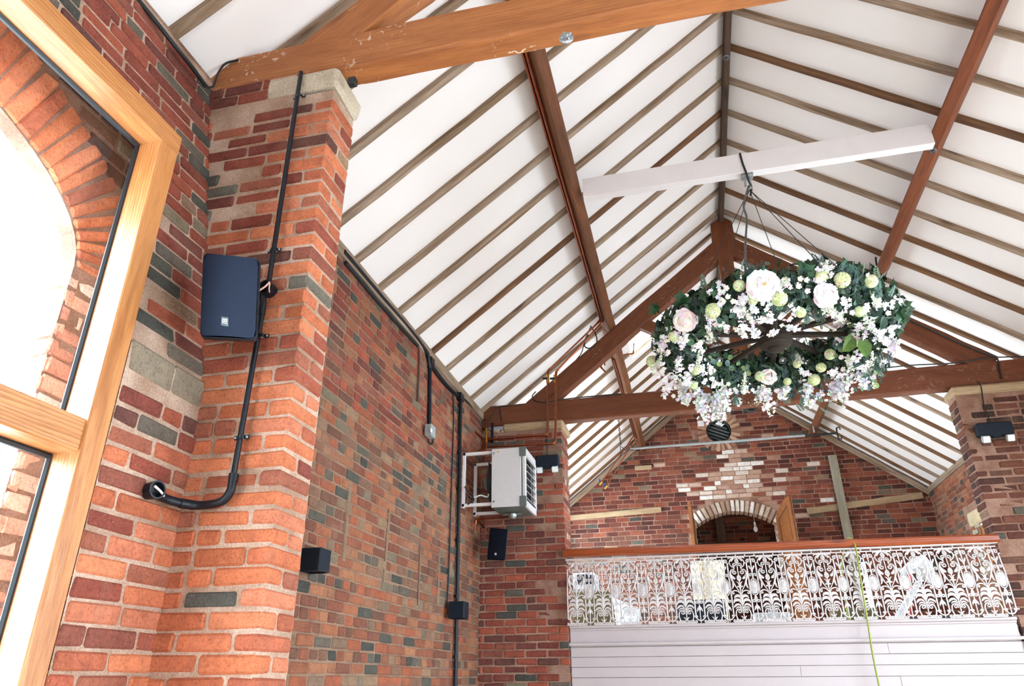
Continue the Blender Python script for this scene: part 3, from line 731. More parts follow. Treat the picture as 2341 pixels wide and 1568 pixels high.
# ================================================================== BALCONY
# boarded front
mb = MB(); bx0, bx1, by = -1.33, 2.86, 7.99
z = 1.925; k = 0
rbox(mb, ((bx0+bx1)/2, by+.03, 2.03), ((bx1-bx0)/2, 0, 0), (0, .03, 0), (0, 0, .10), .004)
rbox(mb, ((bx0+bx1)/2, by, 2.118), ((bx1-bx0)/2, 0, 0), (0, .045, 0), (0, 0, .014), .006)
rbox(mb, ((bx0+bx1)/2, by+.005, 2.094), ((bx1-bx0)/2, 0, 0), (0, .025, 0), (0, 0, .012), .006)
rbox(mb, ((bx0+bx1)/2+.02, by-.005, 1.952), ((bx1-bx0)/2+.03, 0, 0), (0, .032, 0), (0, 0, .014), .004)
while z > .2:
    cuts = [bx0, bx1+.02] if k % 3 == 1 else [bx0, (1.72, 1.4, .9)[k % 3]-.0+.05*(k % 2), bx1+.02]
    for a, b in zip(cuts[:-1], cuts[1:]):
        dy = rng.uniform(-.0008, .0008); rbox(mb, ((a+b)/2, by+.02+dy, z-.047), ((b-a)/2-.001, 0, 0), (0, .014, 0), (0, 0, .0458+rng.uniform(-.0012, .0006)), .002)
    z -= .0955; k += 1
box(mb, (bx0-.02, by+.036, .0), (bx1+.05, by+.06, 2.1)); struct('wall_balcony_front', mb, M_CLAD)  # unseen backing added to stop light leaking between the boards
RL = thing('balcony_railing', 'ornate white cast iron balcony railing with a varnished timber handrail', 'railing', (.77, 7.98, 2.13))
o = beam('handrail', (-1.36, 7.93, 2.868), (2.88, 7.93, 2.835), .10, .078, M_RAIL, RL, up=(0, 0, 1), cham=.018, seg=10, jit=.001)
mb = MB(); box(mb, (-1.34, 7.90, 2.79), (2.86, 7.96, 2.80)); obj('rail_plate', mb, M_IRON, RL)
# one casting, drawn in tracing units (x to the right, y downwards) and mapped to metres
PW = .2795; S_ = .000557
def belly(t): return -.075*math.sin(min(1, max(0, (1-t/.62)))**.8*PI*.62)
def mp(x, y):
    t = (1480-y)*S_; return V3((x-385)*S_*.974, belly(t), t)
pan = MB()
def st(pts, r=5.5, k=5, rs=None, seg=6):
    P = smooth_path([V3(x, y, 0) for x, y in pts], k); P3 = [mp(p[0], p[1]) for p in P]
    rr = [r*S_*1.22]*len(P3) if rs is None else [np.interp(i/(len(P3)-1), np.linspace(0, 1, len(rs)), rs)*S_*1.15 for i in range(len(P3))]
    tube(pan, P3, r, seg, rs=rr)
def sym(cx, pts, **kw):
    st([(cx+x, y) for x, y in pts], **kw); st([(cx-x, y) for x, y in pts], **kw)
def spiral(cx, cy, r, a0, turns, dirn=1, n=12):
    return [(cx+r*(1-.8*i/n)*math.cos(a0+dirn*2*PI*turns*i/n), cy+r*(1-.8*i/n)*math.sin(a0+dirn*2*PI*turns*i/n)) for i in range(n+1)]
def leafp(pts, wmax, thick=4):
    """flat pointed leaf along a curve"""
    P = smooth_path([V3(x, y, 0) for x, y in pts], 4); n = len(P)
    rs = [max(.8, wmax*math.sin(PI*min(1, (i+.6)/(n)))**.8) for i in range(n)]
    P3 = [mp(p[0], p[1]) for p in P]; V = []; f = []
    for i in range(n):
        d = P3[min(i+1, n-1)]-P3[max(i-1, 0)]; d /= np.linalg.norm(d)+1e-9; s = np.cross(d, V3(0, 1, 0)); s /= np.linalg.norm(s)+1e-9
        w_ = rs[i]*S_*1.05; V += [P3[i]+s*w_, P3[i]+V3(0, -thick*S_-.002, 0), P3[i]-s*w_, P3[i]+V3(0, thick*S_, 0)]
    for i in range(n-1):
        for q in range(4): f.append((i*4+q, i*4+(q+1) % 4, (i+1)*4+(q+1) % 4, (i+1)*4+q))
    f += [(3, 2, 1, 0), tuple((n-1)*4+q for q in range(4))]
    pan.add(V, f)
def leaves(cx, pts, w):
    leafp([(cx+x, y) for x, y in pts], w); leafp([(cx-x, y) for x, y in pts], w)
cw = 300; cn = 555
st([(cw, 335), (cw+2, 960)], 6); sym(cw, [(0, 350), (50, 330), (100, 345), (140, 350), (150, 375)], rs=[10, 14, 12, 10, 4])
leaves(cw, [(20, 350), (60, 360), (95, 400), (80, 420)], 20)
sym(cw, [(110, 385), (134, 440), (118, 500), (72, 538), (60, 560)], r=8); sym(cw, [(60, 545)]+spiral(46, 485, 38, 1.2, 1.25, -1), r=7)
leaves(cw, [(0, 350), (18, 390), (22, 430), (0, 470)], 14)
sym(cw, spiral(64, 620, 44, -1.6, 1.3, 1), r=8)
sym(cw, [(64, 576), (110, 570), (142, 620), (150, 690), (120, 780), (84, 860), (60, 900), (20, 960)], rs=[7, 8, 14, 18, 13, 9, 7, 6])
leaves(cw, [(140, 640), (120, 700), (80, 730), (66, 720)], 22); leaves(cw, [(130, 730), (118, 800), (128, 880), (150, 915)], 15)
leaves(cw, [(0, 960), (20, 820), (60, 790)], 10); leaves(cw, [(0, 790), (26, 740), (14, 690), (0, 680)], 15)
leaves(cw, [(0, 860), (34, 880), (50, 862)], 12); sym(cw, [(0, 1090), (20, 990), (70, 950), (120, 948), (152, 962)]+spiral(136, 985, 24, -.6, .9, 1), r=9)
st([(cw, 950), (cw+4, 1440)], 8)
for p, w in (([(4, 1130), (20, 1060), (60, 1035), (104, 1045), (130, 1080)], 24), ([(6, 1200), (40, 1120), (90, 1105), (130, 1120), (152, 1165)], 24),
             ([(6, 1260), (50, 1190), (100, 1185), (140, 1215), (150, 1240)], 17), ([(6, 1300), (50, 1235), (96, 1232), (126, 1262)], 12), ([(0, 1180), (14, 1080), (8, 1010)], 13)): leaves(cw, p, w)
sym(cw, spiral(60, 1310, 36, 2.6, 1.2, 1), r=7); sym(cw, [(30, 1290), (76, 1262), (118, 1290), (132, 1360), (112, 1430), (80, 1460)], r=9)
leaves(cw, [(0, 1440), (24, 1400), (54, 1380)], 10)
for x in (-170, -120, -70, -25, 25, 70, 120, 170): st(spiral(cw+x, 1452, 22, PI/2, .9, 1 if x < 0 else -1, 7), 9, 3)
st([(cw-185, 1474), (cw+185, 1474)], 9)
for x in (124, 476): st([(x, 452), (x, 1368)], 9, 3)
for x in (640,): st([(x, 452), (x, 1368)], 9, 3)
for a, b, y in ((124, 166, 455), (434, 476, 455), (124, 172, 1366), (430, 476, 1366), (640, 681, 455), (640, 687, 1366), (476, 505, 1366), (605, 640, 1366)): st([(a, y), (b, y)], 9, 2)
st([(cn, 335), (cn, 760)], 7); sym(cn, [(4, 470), (12, 400), (44, 385)]+spiral(52, 418, 32, -1.5, 1.1, 1), r=8)
leaves(cn, [(0, 590), (24, 560), (44, 520), (54, 508)], 14); leaves(cn, [(0, 640), (10, 590), (0, 540)], 9)
sym(cn, [(4, 740), (10, 680), (34, 652), (60, 662)]+spiral(44, 682, 18, -.8, .8, 1), r=7)
# the hexagonal rosette plate
Pm = [(cn-62, 830), (cn-40, 765), (cn, 745), (cn+40, 765), (cn+62, 830), (cn+62, 950), (cn+40, 1010), (cn, 1030), (cn-40, 1010), (cn-62, 950)]
P3 = [mp(x, y) for x, y in Pm]; c0 = mp(cn, 890)
pan.add([c0+V3(0, -.009, 0)]+[p*.86+c0*.14+V3(0, -.003, 0) for p in P3], [(0, i+1, (i+1) % 10+1) for i in range(10)]); pan.add([c0+V3(0, .004, 0)]+[p*.86+c0*.14-V3(0, -.003, 0) for p in P3], [(0, (i+1) % 10+1, i+1) for i in range(10)])
st([(x, y) for x, y in Pm]+[Pm[0]], 7, 2)
for i in range(8): a = PI*i/4+.2; leafp([(cn+8*math.cos(a), 888+14*math.sin(a)), (cn+30*math.cos(a), 888+50*math.sin(a)), (cn+46*math.cos(a+.2), 888+84*math.sin(a+.2))], 10, 12)
st([(cn, 1030), (cn, 1476)], 7); sym(cn, [(4, 1040), (20, 1090)]+spiral(44, 1122, 28, 2.8, 1.0, -1), r=8)
leaves(cn, [(0, 1200), (30, 1240), (50, 1290)], 14); leaves(cn, [(0, 1180), (14, 1230), (0, 1290)], 11)
sym(cn, [(0, 1440), (40, 1430), (74, 1395)]+spiral(66, 1376, 22, .6, .9, -1), r=9)
for y in (262, 330): st([(124, y), (640, y)], 10, 2)
for x in (124, 296, 468): st([(x, 262), (x, 330)], 9, 2)
p0 = obj('railing_panel', pan, M_IRON, RL, Matrix.Translation((-1.19, 7.985, 2.132)))
for i in range(1, 15):
    c = p0.copy(); C.objects.link(c); c.parent = RL; c.matrix_basis = Matrix.Translation(Vector((PW*i, 0, 0))) @ p0.matrix_basis
# green cord over the rail
pts = [on(1940, 1420, 1, 8.1), on(1925, 1300, 1, 8.02), on(1936, 1240, 1, 7.98)+V3(0, 0, .012), on(1946, 1236, 1, 7.92)+V3(0, 0, .02), on(1956, 1252, 1, 7.865), on(1964, 1300, 1, 7.86), on(1975, 1370, 1, 7.88), on(1985, 1430, 1, 7.90), on(1996, 1500, 1, 7.90), on(2010, 1568, 1, 7.90), on(2030, 1660, 1, 7.9)]
mb = MB(); tube(mb, smooth_path(pts, 5), .0085, 7); tag(obj('cord', mb, M_CORD), 'long green yellow cord hanging over the handrail and down the white boards', 'cord')

# ================================================================== THINGS ON AND BEHIND THE BALCONY
# door leaves in the gable
def leaf(name, H, Mv, zh, zm, label, flip):
    H = np.asarray(H, float); Mv = np.asarray(Mv, float); d = Mv-H; L = np.linalg.norm(d); d /= L; n = np.cross(d, V3(0, 0, 1)); n /= np.linalg.norm(n)
    t = thing('door', label, 'door', (H[0], H[1], 2.03), 'double doors in the gable')
    def pt(s, z, q): return H+d*s+V3(0, 0, z)+n*q
    def top(s): return zh+(zm-zh)*math.sin(s/L*PI/2)**.8
    mb = MB(); prism(mb, [(0, 2.03), (L, 2.03)]+[(s, top(s)) for s in lspace(L, 0, 8)], pt, -.012, .012)
    fr_ = obj('leaf', mb, M_DOOR, t)
    mb = MB()
    for a, b in ((0, .10), (L-.10, L)): prism(mb, [(a, 2.03), (b, 2.03), (b, top(b)), (a, top(a))], pt, -.026, .026)
    for a, b in ((2.03, 2.25), (2.95, 3.08), (3.60, 3.74)): prism(mb, [(.1, a), (L-.1, a), (L-.1, b), (.1, b)], pt, -.026, .026)
    prism(mb, [(.1, top(.1)-.13), (L-.1, top(L-.1)-.13)]+[(s, top(s)) for s in lspace(L-.1, .1, 6)], pt, -.026, .026)
    obj('stiles_and_rails', mb, M_DOOR, t)
    mb = MB()
    for z0, z1 in ((3.08, 3.60), (3.74, None), (2.25, 2.95)):
        zz = (lambda s: (top(s)-.13)) if z1 is None else (lambda s, z1=z1: z1)
        for q in (-.02, .02): 
            P = [pt(.11, z0, q), pt(L-.11, z0, q), pt(L-.11, zz(L-.11), q), pt(.11, zz(.11), q)]
            tube(mb, P, .012, 5, closed=True)
    obj('moulding', mb, M_DARKM if False else M_PURL, t)
    mb = MB(); 
    for q in (-.03, .03): rbox(mb, pt(L*.5, 3.67, q), d*(L*.42), V3(0, 0, .022), n*.006, .004)
    obj('iron_strap', mb, M_DARKM, t)
    return t
leaf('door', (1.53, 13.42, 0), (1.72, 12.80, 0), 4.20, 4.44, 'right leaf of the arched pine double door, panelled and swung open', 0)
leaf('door', (.09, 13.42, 0), (.045, 12.80, 0), 4.20, 4.44, 'left leaf of the arched pine double door, seen edge on', 1)
# bulb in the back room
p = on(1727, 1207, 1, 14.4); t = thing('pendant_bulb', 'bare light bulb hanging in the dark doorway of the gable', 'light bulb', p)
mb = MB(); lathe(mb, p, (0, 0, 1), [(.006, -.075), (.03, -.06), (.042, -.025), (.036, .005), (.016, .04), (.014, .05)], 14); obj('bulb', mb, M_LAMPW, t, smooth=True)
mb = MB(); lathe(mb, p, (0, 0, 1), [(.016, .05), (.02, .055), (.02, .11), (.006, .12)], 12); obj('lamp_holder', mb, M_LAMPW, t)
mb = MB(); tube(mb, [p+V3(0, 0, .12), (p[0], p[1], 5.1)], .004, 5); obj('flex', mb, M_LAMPW, t)
o = beam('timber_post', (.62, 15.3, 1.95), (.62, 15.3, 5.1), .26, .18, M_RIDGE); o.name = 'trim_14'; o['kind'] = 'structure'
o = beam('timber_beam', (-1.2, 15.2, 4.0), (2.6, 15.2, 4.05), .15, .16, M_RIDGE); o.name = 'trim_15'; o['kind'] = 'structure'
# round window
fr2 = MB(); tube(fr2, [(OC[0]+(OR-.012)*math.cos(a), YG+.03, OC[1]+(OR-.012)*math.sin(a)) for a in lspace(0, 2*PI, 33)[:-1]], .018, 6, closed=True)
rv = MB(); 
for i in range(24):
    a, b = 2*PI*i/24, 2*PI*(i+1)/24
    rv.add([(OC[0]+OR*math.cos(q), y, OC[1]+OR*math.sin(q)) for q, y in ((a, YG), (b, YG), (b, YG+.25), (a, YG+.25))], [(0, 1, 2, 3)])
w8 = struct('window_8', rv, M_BLACK); obj('window_frame', fr2, M_DARKM, w8)
mb = MB()
for k in range(-3, 4):
    z = k*.07; half = math.sqrt(max(0, (OR-.02)**2-z*z*.8)); 
    rbox(mb, (OC[0], YG+.13, OC[1]+z), V3(half, 0, -half*.45), V3(0, .03, 0), V3(.45, 0, 1)*.012, .003)
obj('glazing_bars', mb, M_HGREY, w8)
mb = MB(); lathe(mb, (OC[0], YG+.16, OC[1]), (0, -1, 0), [(OR, 0), (OR, .004)], 28); obj('pane', mb, M_DGLASS, w8)
mb = MB(); box(mb, (OC[0]-.4, YG+.26, OC[1]-.4), (OC[0]+.4, YG+.3, OC[1]+.4)); obj('backing', mb, M_BLACK, w8)
p = on(1602, 968, 1, YG-.02); mb = MB(); rbox(mb, p, (.058, 0, 0), (0, .02, 0), (0, 0, .055), .006); tag(obj('junction_box', mb, M_WHITE), 'small white square box on the brick beside the round window', 'junction box')
# timbers on the gable
o = beam('timber_band', (-2.28, YG-.012, 4.40), (-.46, YG-.012, 4.47), .05, .10, M_BATT); o.name = 'trim_12'; o['kind'] = 'structure'
o = beam('timber_band', (2.05, YG-.012, 4.30), (3.95, YG-.012, 4.47), .05, .11, M_BATT); o.name = 'trim_13'; o['kind'] = 'structure'
o = beam('plank', (2.62, 13.40, 2.05), (2.63, 13.40, 5.25), .035, .145, M_PLANK, up=(1, 0, 0), cham=.004); tag(o, 'tall grey weathered plank standing against the gable wall', 'plank')
for nm, (xa, xb) in (('trim_9', (XL, RX)), ('trim_10', (XR, RX))):
    o = beam(nm, (xa, YG-.05, roofz(xa)-.05), (xb, YG-.05, roofz(xb-.001 if xa < xb else xb+.001)-.05), .05, .09, M_RAFT); o['kind'] = 'structure'
mb = MB(); rbox(mb, (-.72, YG-.03, 5.27), (.16, 0, 0), (0, .06, 0), (0, 0, .035), .01); struct('trim_11', mb, M_BATT)
# steel bar under the purlins
t = thing('steel_bar', 'galvanised steel bar hung across the gable below the purlins', 'bar', on(1680, 1010, 1, 12.75))
a, b = on(1440, 1026, 1, 12.75), on(1840, 996, 1, 12.75); c_, d_ = on(1840, 996, 1, 12.75), on(1914, 990, 1, 12.75)
mb = MB(); tube(mb, [a, b], .026, 8); obj('tube', mb, M_GALV, t)
mb = MB(); tube(mb, [c_, d_], .02, 8); rbox(mb, d_, (.01, 0, 0), (0, .02, 0), (0, 0, .09), .004); tube(mb, [d_+V3(0, 0, .09), d_+V3(.05, 0, .11), d_+V3(.06, 0, .06)], .012, 6); tube(mb, [d_-V3(0, 0, .09), d_+V3(.05, 0, -.11), d_+V3(.06, 0, -.06)], .012, 6); obj('hook_end', mb, M_DARKM, t)
mb = MB(); rbox(mb, a+V3(-.03, 0, 0), (.1, 0, 0), (0, .02, 0), (0, 0, .03), .004); tube(mb, [a+V3(-.12, 0, .02), a+V3(-.17, 0, .06), a+V3(-.17, 0, -.02)], .012, 6); tube(mb, [a+V3(-.12, 0, -.02), a+V3(-.17, 0, -.08), a+V3(-.12, 0, -.10)], .012, 6); obj('clamp', mb, M_STEEL, t)
mb = MB(); p = on(1861, 985, 1, 12.75); tube(mb, [p+V3(0, 0, -.03), p+V3(0, 0, .12)], .014, 6); obj('strap', mb, M_GALV, t)
# chain behind the tie beam on the left
def chain(p0, n, label, name='chain'):
    mb = MB(); p = np.asarray(p0, float)
    for i in range(n):
        ax = V3(1, 0, 0) if i % 2 else V3(0, 1, 0)
        pts = [p+ax*.012*math.cos(a)+V3(0, 0, .026*math.sin(a)) for a in lspace(0, 2*PI, 9)[:-1]]
        tube(mb, pts, .0045, 5, closed=True); p = p-V3(0, 0, .038)
    return tag(obj(name, mb, M_DARKM), label, 'chain')
chain(on(1414, 955, 1, 10.5), 12, 'dark metal chain hanging beside the left purlin beyond the far truss')
# clutter on the gallery seen through the railing
def panel(name, uvs, y, th, mat, label, cat):
    P = [on(u, v, 1, y) for u, v in uvs]; mb = MB(); n = len(P)
    mb.add(P+[p+V3(0, th, 0) for p in P], [tuple(range(n)), tuple(range(2*n-1, n-1, -1))]+[(i, i+n, (i+1) % n+n, (i+1) % n) for i in range(n)])
    return tag(obj(name, mb, mat), label, cat)
def boxthing(name, x0, y0, z0, x1, y1, z1, mat, label, cat, bev=.01):
    mb = MB(); rbox(mb, ((x0+x1)/2, (y0+y1)/2, (z0+z1)/2), ((x1-x0)/2, 0, 0), (0, (y1-y0)/2, 0), (0, 0, (z1-z0)/2), bev)
    return tag(obj(name, mb, mat), label, cat)
# folding table with a white top tilted on its side
t = thing('folding_table', 'white folding table tipped on edge behind the left end of the railing', 'table', on(1440, 1425, 1, 9.2))
P = [on(1400, 1364, 1, 9.2), on(1462, 1392, 1, 9.0), on(1462, 1450, 1, 9.0), on(1412, 1450, 1, 9.2)]
mb = MB(); mb.add(P+[p+V3(0, .04, 0) for p in P], [(0, 1, 2, 3), (7, 6, 5, 4), (0, 4, 5, 1), (1, 5, 6, 2), (2, 6, 7, 3), (3, 7, 4, 0)]); obj('table_top', mb, M_TARP, t)
mb = MB(); tube(mb, [P[0]+V3(0, .06, 0), P[0]+V3(.25, .3, -.5)], .012, 6); tube(mb, [P[1]+V3(0, .06, 0), P[1]+V3(.1, .3, -.45)], .012, 6); obj('leg', mb, M_STEEL, t)
# pale tall board by the doorway
t = thing('wall_board', 'tall pale painted board with a pale strip added for a line of light, standing behind the railing', 'board', on(1615, 1430, 1, 12.2))
P = [on(1580, 1282, 1, 12.2), on(1655, 1280, 1, 12.2), on(1668, 1450, 1, 12.2), on(1590, 1452, 1, 12.2)]
mb = MB(); mb.add(P+[p+V3(0, .05, 0) for p in P], [(0, 1, 2, 3), (7, 6, 5, 4), (0, 4, 5, 1), (1, 5, 6, 2), (2, 6, 7, 3), (3, 7, 4, 0)]); obj('panel', mb, M_GREY if False else M_PALE, t)
mb = MB(); tube(mb, [on(1604, 1285, 1, 12.15), on(1612, 1450, 1, 12.15)], .03, 6); obj('light_stripe', mb, M_BATT, t)  # pale tube stands in for the stripe of light on the panel
boxthing('cabinet', -1.9, 9.3, 2.02, -1.05, 9.7, 2.62, M_OLIVE, 'low olive brown cabinet behind the left end of the railing', 'cabinet')
t = thing('air_purifier', 'white and grey appliance on top of the olive cabinet at far left', 'appliance', (-1.35, 9.5, 2.62))
mb = MB(); rbox(mb, (-1.4, 9.5, 2.74), (.2, 0, 0), (0, .14, 0), (0, 0, .115), .03); obj('body', mb, M_TARP, t)
mb = MB(); rbox(mb, (-1.35, 9.35, 2.77), (.09, 0, 0), (0, .012, 0), (0, 0, .06), .008); obj('screen', mb, M_NAVY, t)
boxthing('crate', -.22, 8.6, 2.02, .30, 9.1, 2.42, M_NAVY, 'dark navy crate standing behind the middle left of the railing', 'crate')
boxthing('crate', 1.5, 9.2, 2.02, 1.95, 9.6, 2.34, M_OLIVE, 'olive brown crate near the green cord behind the railing', 'crate')
boxthing('storage_box', .62, 9.0, 2.02, 1.0, 9.4, 2.30, M_TARP, 'white storage box standing in front of the gable doorway', 'box')
mb = MB(); tube(mb, [on(2078, 1290, 1, 9.4), on(2084, 1425, 1, 9.4)], .016, 8); tag(obj('pole', mb, M_RED), 'red pole standing behind the right part of the railing', 'pole')
mb = MB()
for a, b in (((2060, 1310), (2112, 1275)), ((2112, 1275), (2128, 1330)), ((2112, 1275), (2104, 1322))): tube(mb, [on(*a, 1, 9.0), on((a[0]+b[0])/2, (a[1]+b[1])/2+4, 1, 8.9), on(*b, 1, 9.0)], .05, 8, rs=[.03, .07, .04])
tube(mb, [on(2100, 1330, 1, 9.0), V3(1.96, 9.05, 2.02)], .05, 8, rs=[.03, .05]); tag(obj('dust_sheet', mb, M_TARP), 'crumpled white sheet draped behind the right part of the railing', 'sheet')
mb = MB(); q = on(1972, 1285, 1, 10.5); tube(mb, [q, V3(q[0], q[1], 2.02)], .03, 8); tag(obj('pipe', mb, M_TARP), 'white upright pipe behind the railing near the green cord', 'pipe')
boxthing('bench', 2.1, 9.0, 2.02, 2.75, 9.4, 2.22, M_NAVY, 'low dark bench behind the right end of the railing', 'bench')

# ================================================================== SERVICES ON THE LEFT WALL
def pipe(name, pts, r, mat, label, cat, group=None, parent=None, k=0, seg=10):
    mb = MB(); tube(mb, smooth_path(pts, k) if k else pts, r, seg); o = obj(name, mb, mat, parent, smooth=False)
    if parent is None: tag(o, label, cat, group)
    return o
def saddle(p, axis_t, n, r, parent, mat=M_BLACK, side=None):
    mb = MB(); t = np.asarray(axis_t, float); t /= np.linalg.norm(t); n = np.asarray(n, float); s = np.cross(t, n); s /= np.linalg.norm(s)
    pts = [p+s*(r*1.25*math.cos(a))+n*(r*1.25*math.sin(a)) for a in lspace(0, PI, 9)]
    V = []; 
    for q in pts: V += [q-t*.008, q+t*.008]
    f = [(2*i, 2*i+1, 2*i+3, 2*i+2) for i in range(8)]; mb.add(V, f)
    for sg in (-1, 1):
        rbox(mb, p+s*sg*r*1.9-n*r*.2, s*r*.8, t*.009, n*.003, .002)
        lathe(mb, p+s*sg*r*2.1-n*r*.05, n, [(.005, 0), (.005, .004), (.002, .006)], 8, mi=1)
    return obj('saddle_clip', mb, [mat, M_GALV], parent)
# conduit down the near pier
YP = 2.388
cpts = [(688, 165), (684, 200), (676, 250), (655, 430), (640, 540), (627, 580), (616, 640)]
A = [on(u, v, 1, YP) for u, v in cpts]
cond = thing('conduit', 'black conduit with round boxes running down the near brick pier', 'conduit', on(690, 165, 1, YP))
a, b = on(688, 165, 1, YP), on(613, 655, 1, YP)
pipe('pipe', [a, b], .0115, M_BLACK, None, None, parent=cond)
c = on(604, 690, 1, YP); d = on(583, 800, 1, YP); e = on(534, 1085, 1, YP)
pipe('pipe', [c, e], .0115, M_BLACK, None, None, parent=cond)
pipe('pipe', [on(600, 672, 1, YP), on(602, 690, 1, YP), on(598, 720, 1, YP)], .0145, M_BLACK, None, None, parent=cond)
mb = MB(); jb = on(611, 660, 1, YP); lathe(mb, jb+V3(0, .03, 0), (0, -1, 0), [(.033, 0), (.035, .05), (.029, .05), (.028, .02), (.0, .02)], 24); obj('junction_box', mb, M_BLACK, cond)
mb = MB(); tube(mb, smooth_path([on(616, 645, 1, 2.36), on(606, 655, 1, 2.335), on(592, 664, 1, 2.33)], 5), .004, 6); tube(mb, smooth_path([on(617, 647, 1, 2.36), on(615, 660, 1, 2.35), on(616, 668, 1, 2.37)], 4), .0032, 6)
obj('speaker_wire', mb, simple('pink_wire', (214, 168, 158), .5), cond)
for u, v in ((684, 221), (627, 572), (598, 769), (552, 1000)): saddle(on(u, v, 1, YP), b-a, V3(0, -1, 0), .0125, cond)
el = [on(534, 1085, 1, YP), on(531, 1104, 1, YP), on(527, 1122, 1, YP), on(512, 1143, 1, YP), on(488, 1152, 1, YP), on(455, 1155, 1, YP), on(425, 1152, 1, 2.36), on(398, 1146, 0, X1+.05), on(380, 1140, 0, X1+.035), on(362, 1132, 0, X1+.03)]
pipe('elbow', el, .0165, M_BLACK, None, None, parent=cond, k=5, seg=14)
mb = MB(); q = on(531, 1096, 1, YP); tube(mb, [on(535, 1083, 1, YP), on(532, 1100, 1, YP)], .0185, 14); obj('coupler', mb, M_BLACK, cond); mb = MB(); tube(mb, [on(444, 1155, 1, YP), on(412, 1150, 1, 2.34)], .0185, 14); obj('coupler', mb, M_BLACK, cond)
jb = on(338, 1123, 0, X1+.002)
mb = MB(); lathe(mb, jb, (1, -.25, 0), [(.031, 0), (.034, .05), (.034, .055), (.028, .055), (.027, .025), (0, .025)], 26); obj('junction_box', mb, M_BLACK, cond)
mb = MB(); tube(mb, smooth_path([jb+V3(.05, -.03, .01), jb+V3(.056, 0, -.004), jb+V3(.05, .028, -.014)], 4), .0045, 6); obj('wire_loop', mb, simple('white_wire', (226, 214, 210), .5), cond)
# loudspeakers
def speaker(label, Q, dep, back, mat, logo, shr=.35):
    """Q: front corners TL, TR, BR, BL"""
    Q = [np.asarray(q, float) for q in Q]; c = sum(Q)/4; n = np.cross(Q[1]-Q[0], Q[3]-Q[0]); n /= np.linalg.norm(n)
    if n[1] > 0: n = -n
    nd_ = (EYE-c); nd_[2] *= .3; nd_ /= np.linalg.norm(nd_); nd_ = nd_*.75+n*.25
    t = thing('loudspeaker', label, 'loudspeaker', c-n*dep, 'wall loudspeakers')
    def bl(s, q): return (Q[0]*(1-s)+Q[1]*s)*(1-q)+(Q[3]*(1-s)+Q[2]*s)*q
    R = [(x+.5, .5-y) for x, y in rrect(1, 1, .075, 5)]
    def ring(inset, off, bulge=0, shrink=0):
        out = []
        for s, q in R:
            s2 = .5+(s-.5)*(1-inset); q2 = .5+(q-.5)*(1-inset*.66); out.append(bl(s2, q2)+(nd_ if off < -.01 else n)*(off+bulge*math.cos((s-.5)*PI)*1.0)+(c-bl(s2, q2))*shrink)
        return out
    k = len(R); mb = MB(); rings = [ring(0, -dep, 0, shr), ring(0, -.03), ring(0, -.004, .012), ring(.015, 0, .012)]
    V = sum(rings, []); f = [(i*k+j, i*k+(j+1) % k, (i+1)*k+(j+1) % k, (i+1)*k+j) for i in range(3) for j in range(k)]+[tuple(range(k))[::-1]]
    mb.add(V, f); obj('cabinet', mb, M_BLACK, t)
    mb = MB(); g = 12; V = [] ; rr = ring(.04, -.002, .012)
    def gp(i, j, gx=14, gy=10):
        a_, b_ = i/gx, j/gy; sx = .5+(a_-.5)*.955; sy = .5+(b_-.5)*.97
        cx = abs(a_-.5)*2; cy = abs(b_-.5)*2; e_ = max(0, cx-.86)/.14*max(0, cy-.9)/.1
        return bl(.5+(sx-.5)*(1-.045*e_), .5+(sy-.5)*(1-.03*e_))+n*(.0015+.013*math.cos((sx-.5)*PI))
    V = [gp(i, j) for j in range(11) for i in range(15)]
    mb.add(V, [(j*15+i, j*15+i+1, (j+1)*15+i+1, (j+1)*15+i) for j in range(10) for i in range(14)])
    obj('grille', mb, mat, t, smooth=True)
    mb = MB(); rr = ring(.018, .0005, .0125); tube(mb, rr, .0022, 5, closed=True); obj('grille_rim', mb, M_BLACK, t)
    ux = Q[1]-Q[0]; W_ = np.linalg.norm(ux); ux /= W_; uz = Q[0]-Q[3]; uz /= np.linalg.norm(uz)
    bc = bl(.49, .82)+n*.0145
    if logo:
        s = W_*.065; mb = MB(); rbox(mb, bc, ux*s, n*.002, uz*s, .002); bdg = obj('badge', mb, simple('badge_green', (38, 56, 60), .4), t)
        mb = MB(); cc = bc+n*.003+uz*s*.2
        for kx in (-.30, .26): tube(mb, [cc+ux*(s*kx+s*.26*math.cos(a))+uz*s*.28*math.sin(a) for a in lspace(0, 2*PI, 15)[:-1]], s*.085, 5, closed=True)
        tube(mb, [cc+ux*s*.54+uz*s*.28, cc+ux*s*.56-uz*s*.30], s*.085, 5)
        for kx in lspace(-.68, .68, 9): tube(mb, [cc+ux*s*kx-uz*s*.55, cc+ux*s*(kx+.07)-uz*s*.62], s*.06, 5)
        obj('lettering', mb, M_LAMPW, bdg)
    else:
        s = W_*.05; mb = MB(); rbox(mb, bc, ux*s, n*.002, uz*s, .001); obj('badge', mb, M_LAMPW, t)
    mb = MB(); p = c-nd_*dep; tube(mb, [p+nd_*.03, p+V3(0, back, 0)], .02, 8); obj('bracket', mb, M_BLACK, t)
    return t
speaker('large black loudspeaker with a white oval logo badge on the near brick pier', [on(465, 579, 1, 2.16), on(595, 592, 1, 2.12), on(587, 778, 1, 2.12), on(457, 771, 1, 2.16)], .15, .12, M_SPK, True)
speaker('smaller black loudspeaker with a white dot badge under the heater', [on(1120, 1206, 1, 7.62), on(1161, 1210, 1, 7.56), on(1155, 1281, 1, 7.56), on(1113, 1279, 1, 7.62)], .2, .22, M_SPKD, False)
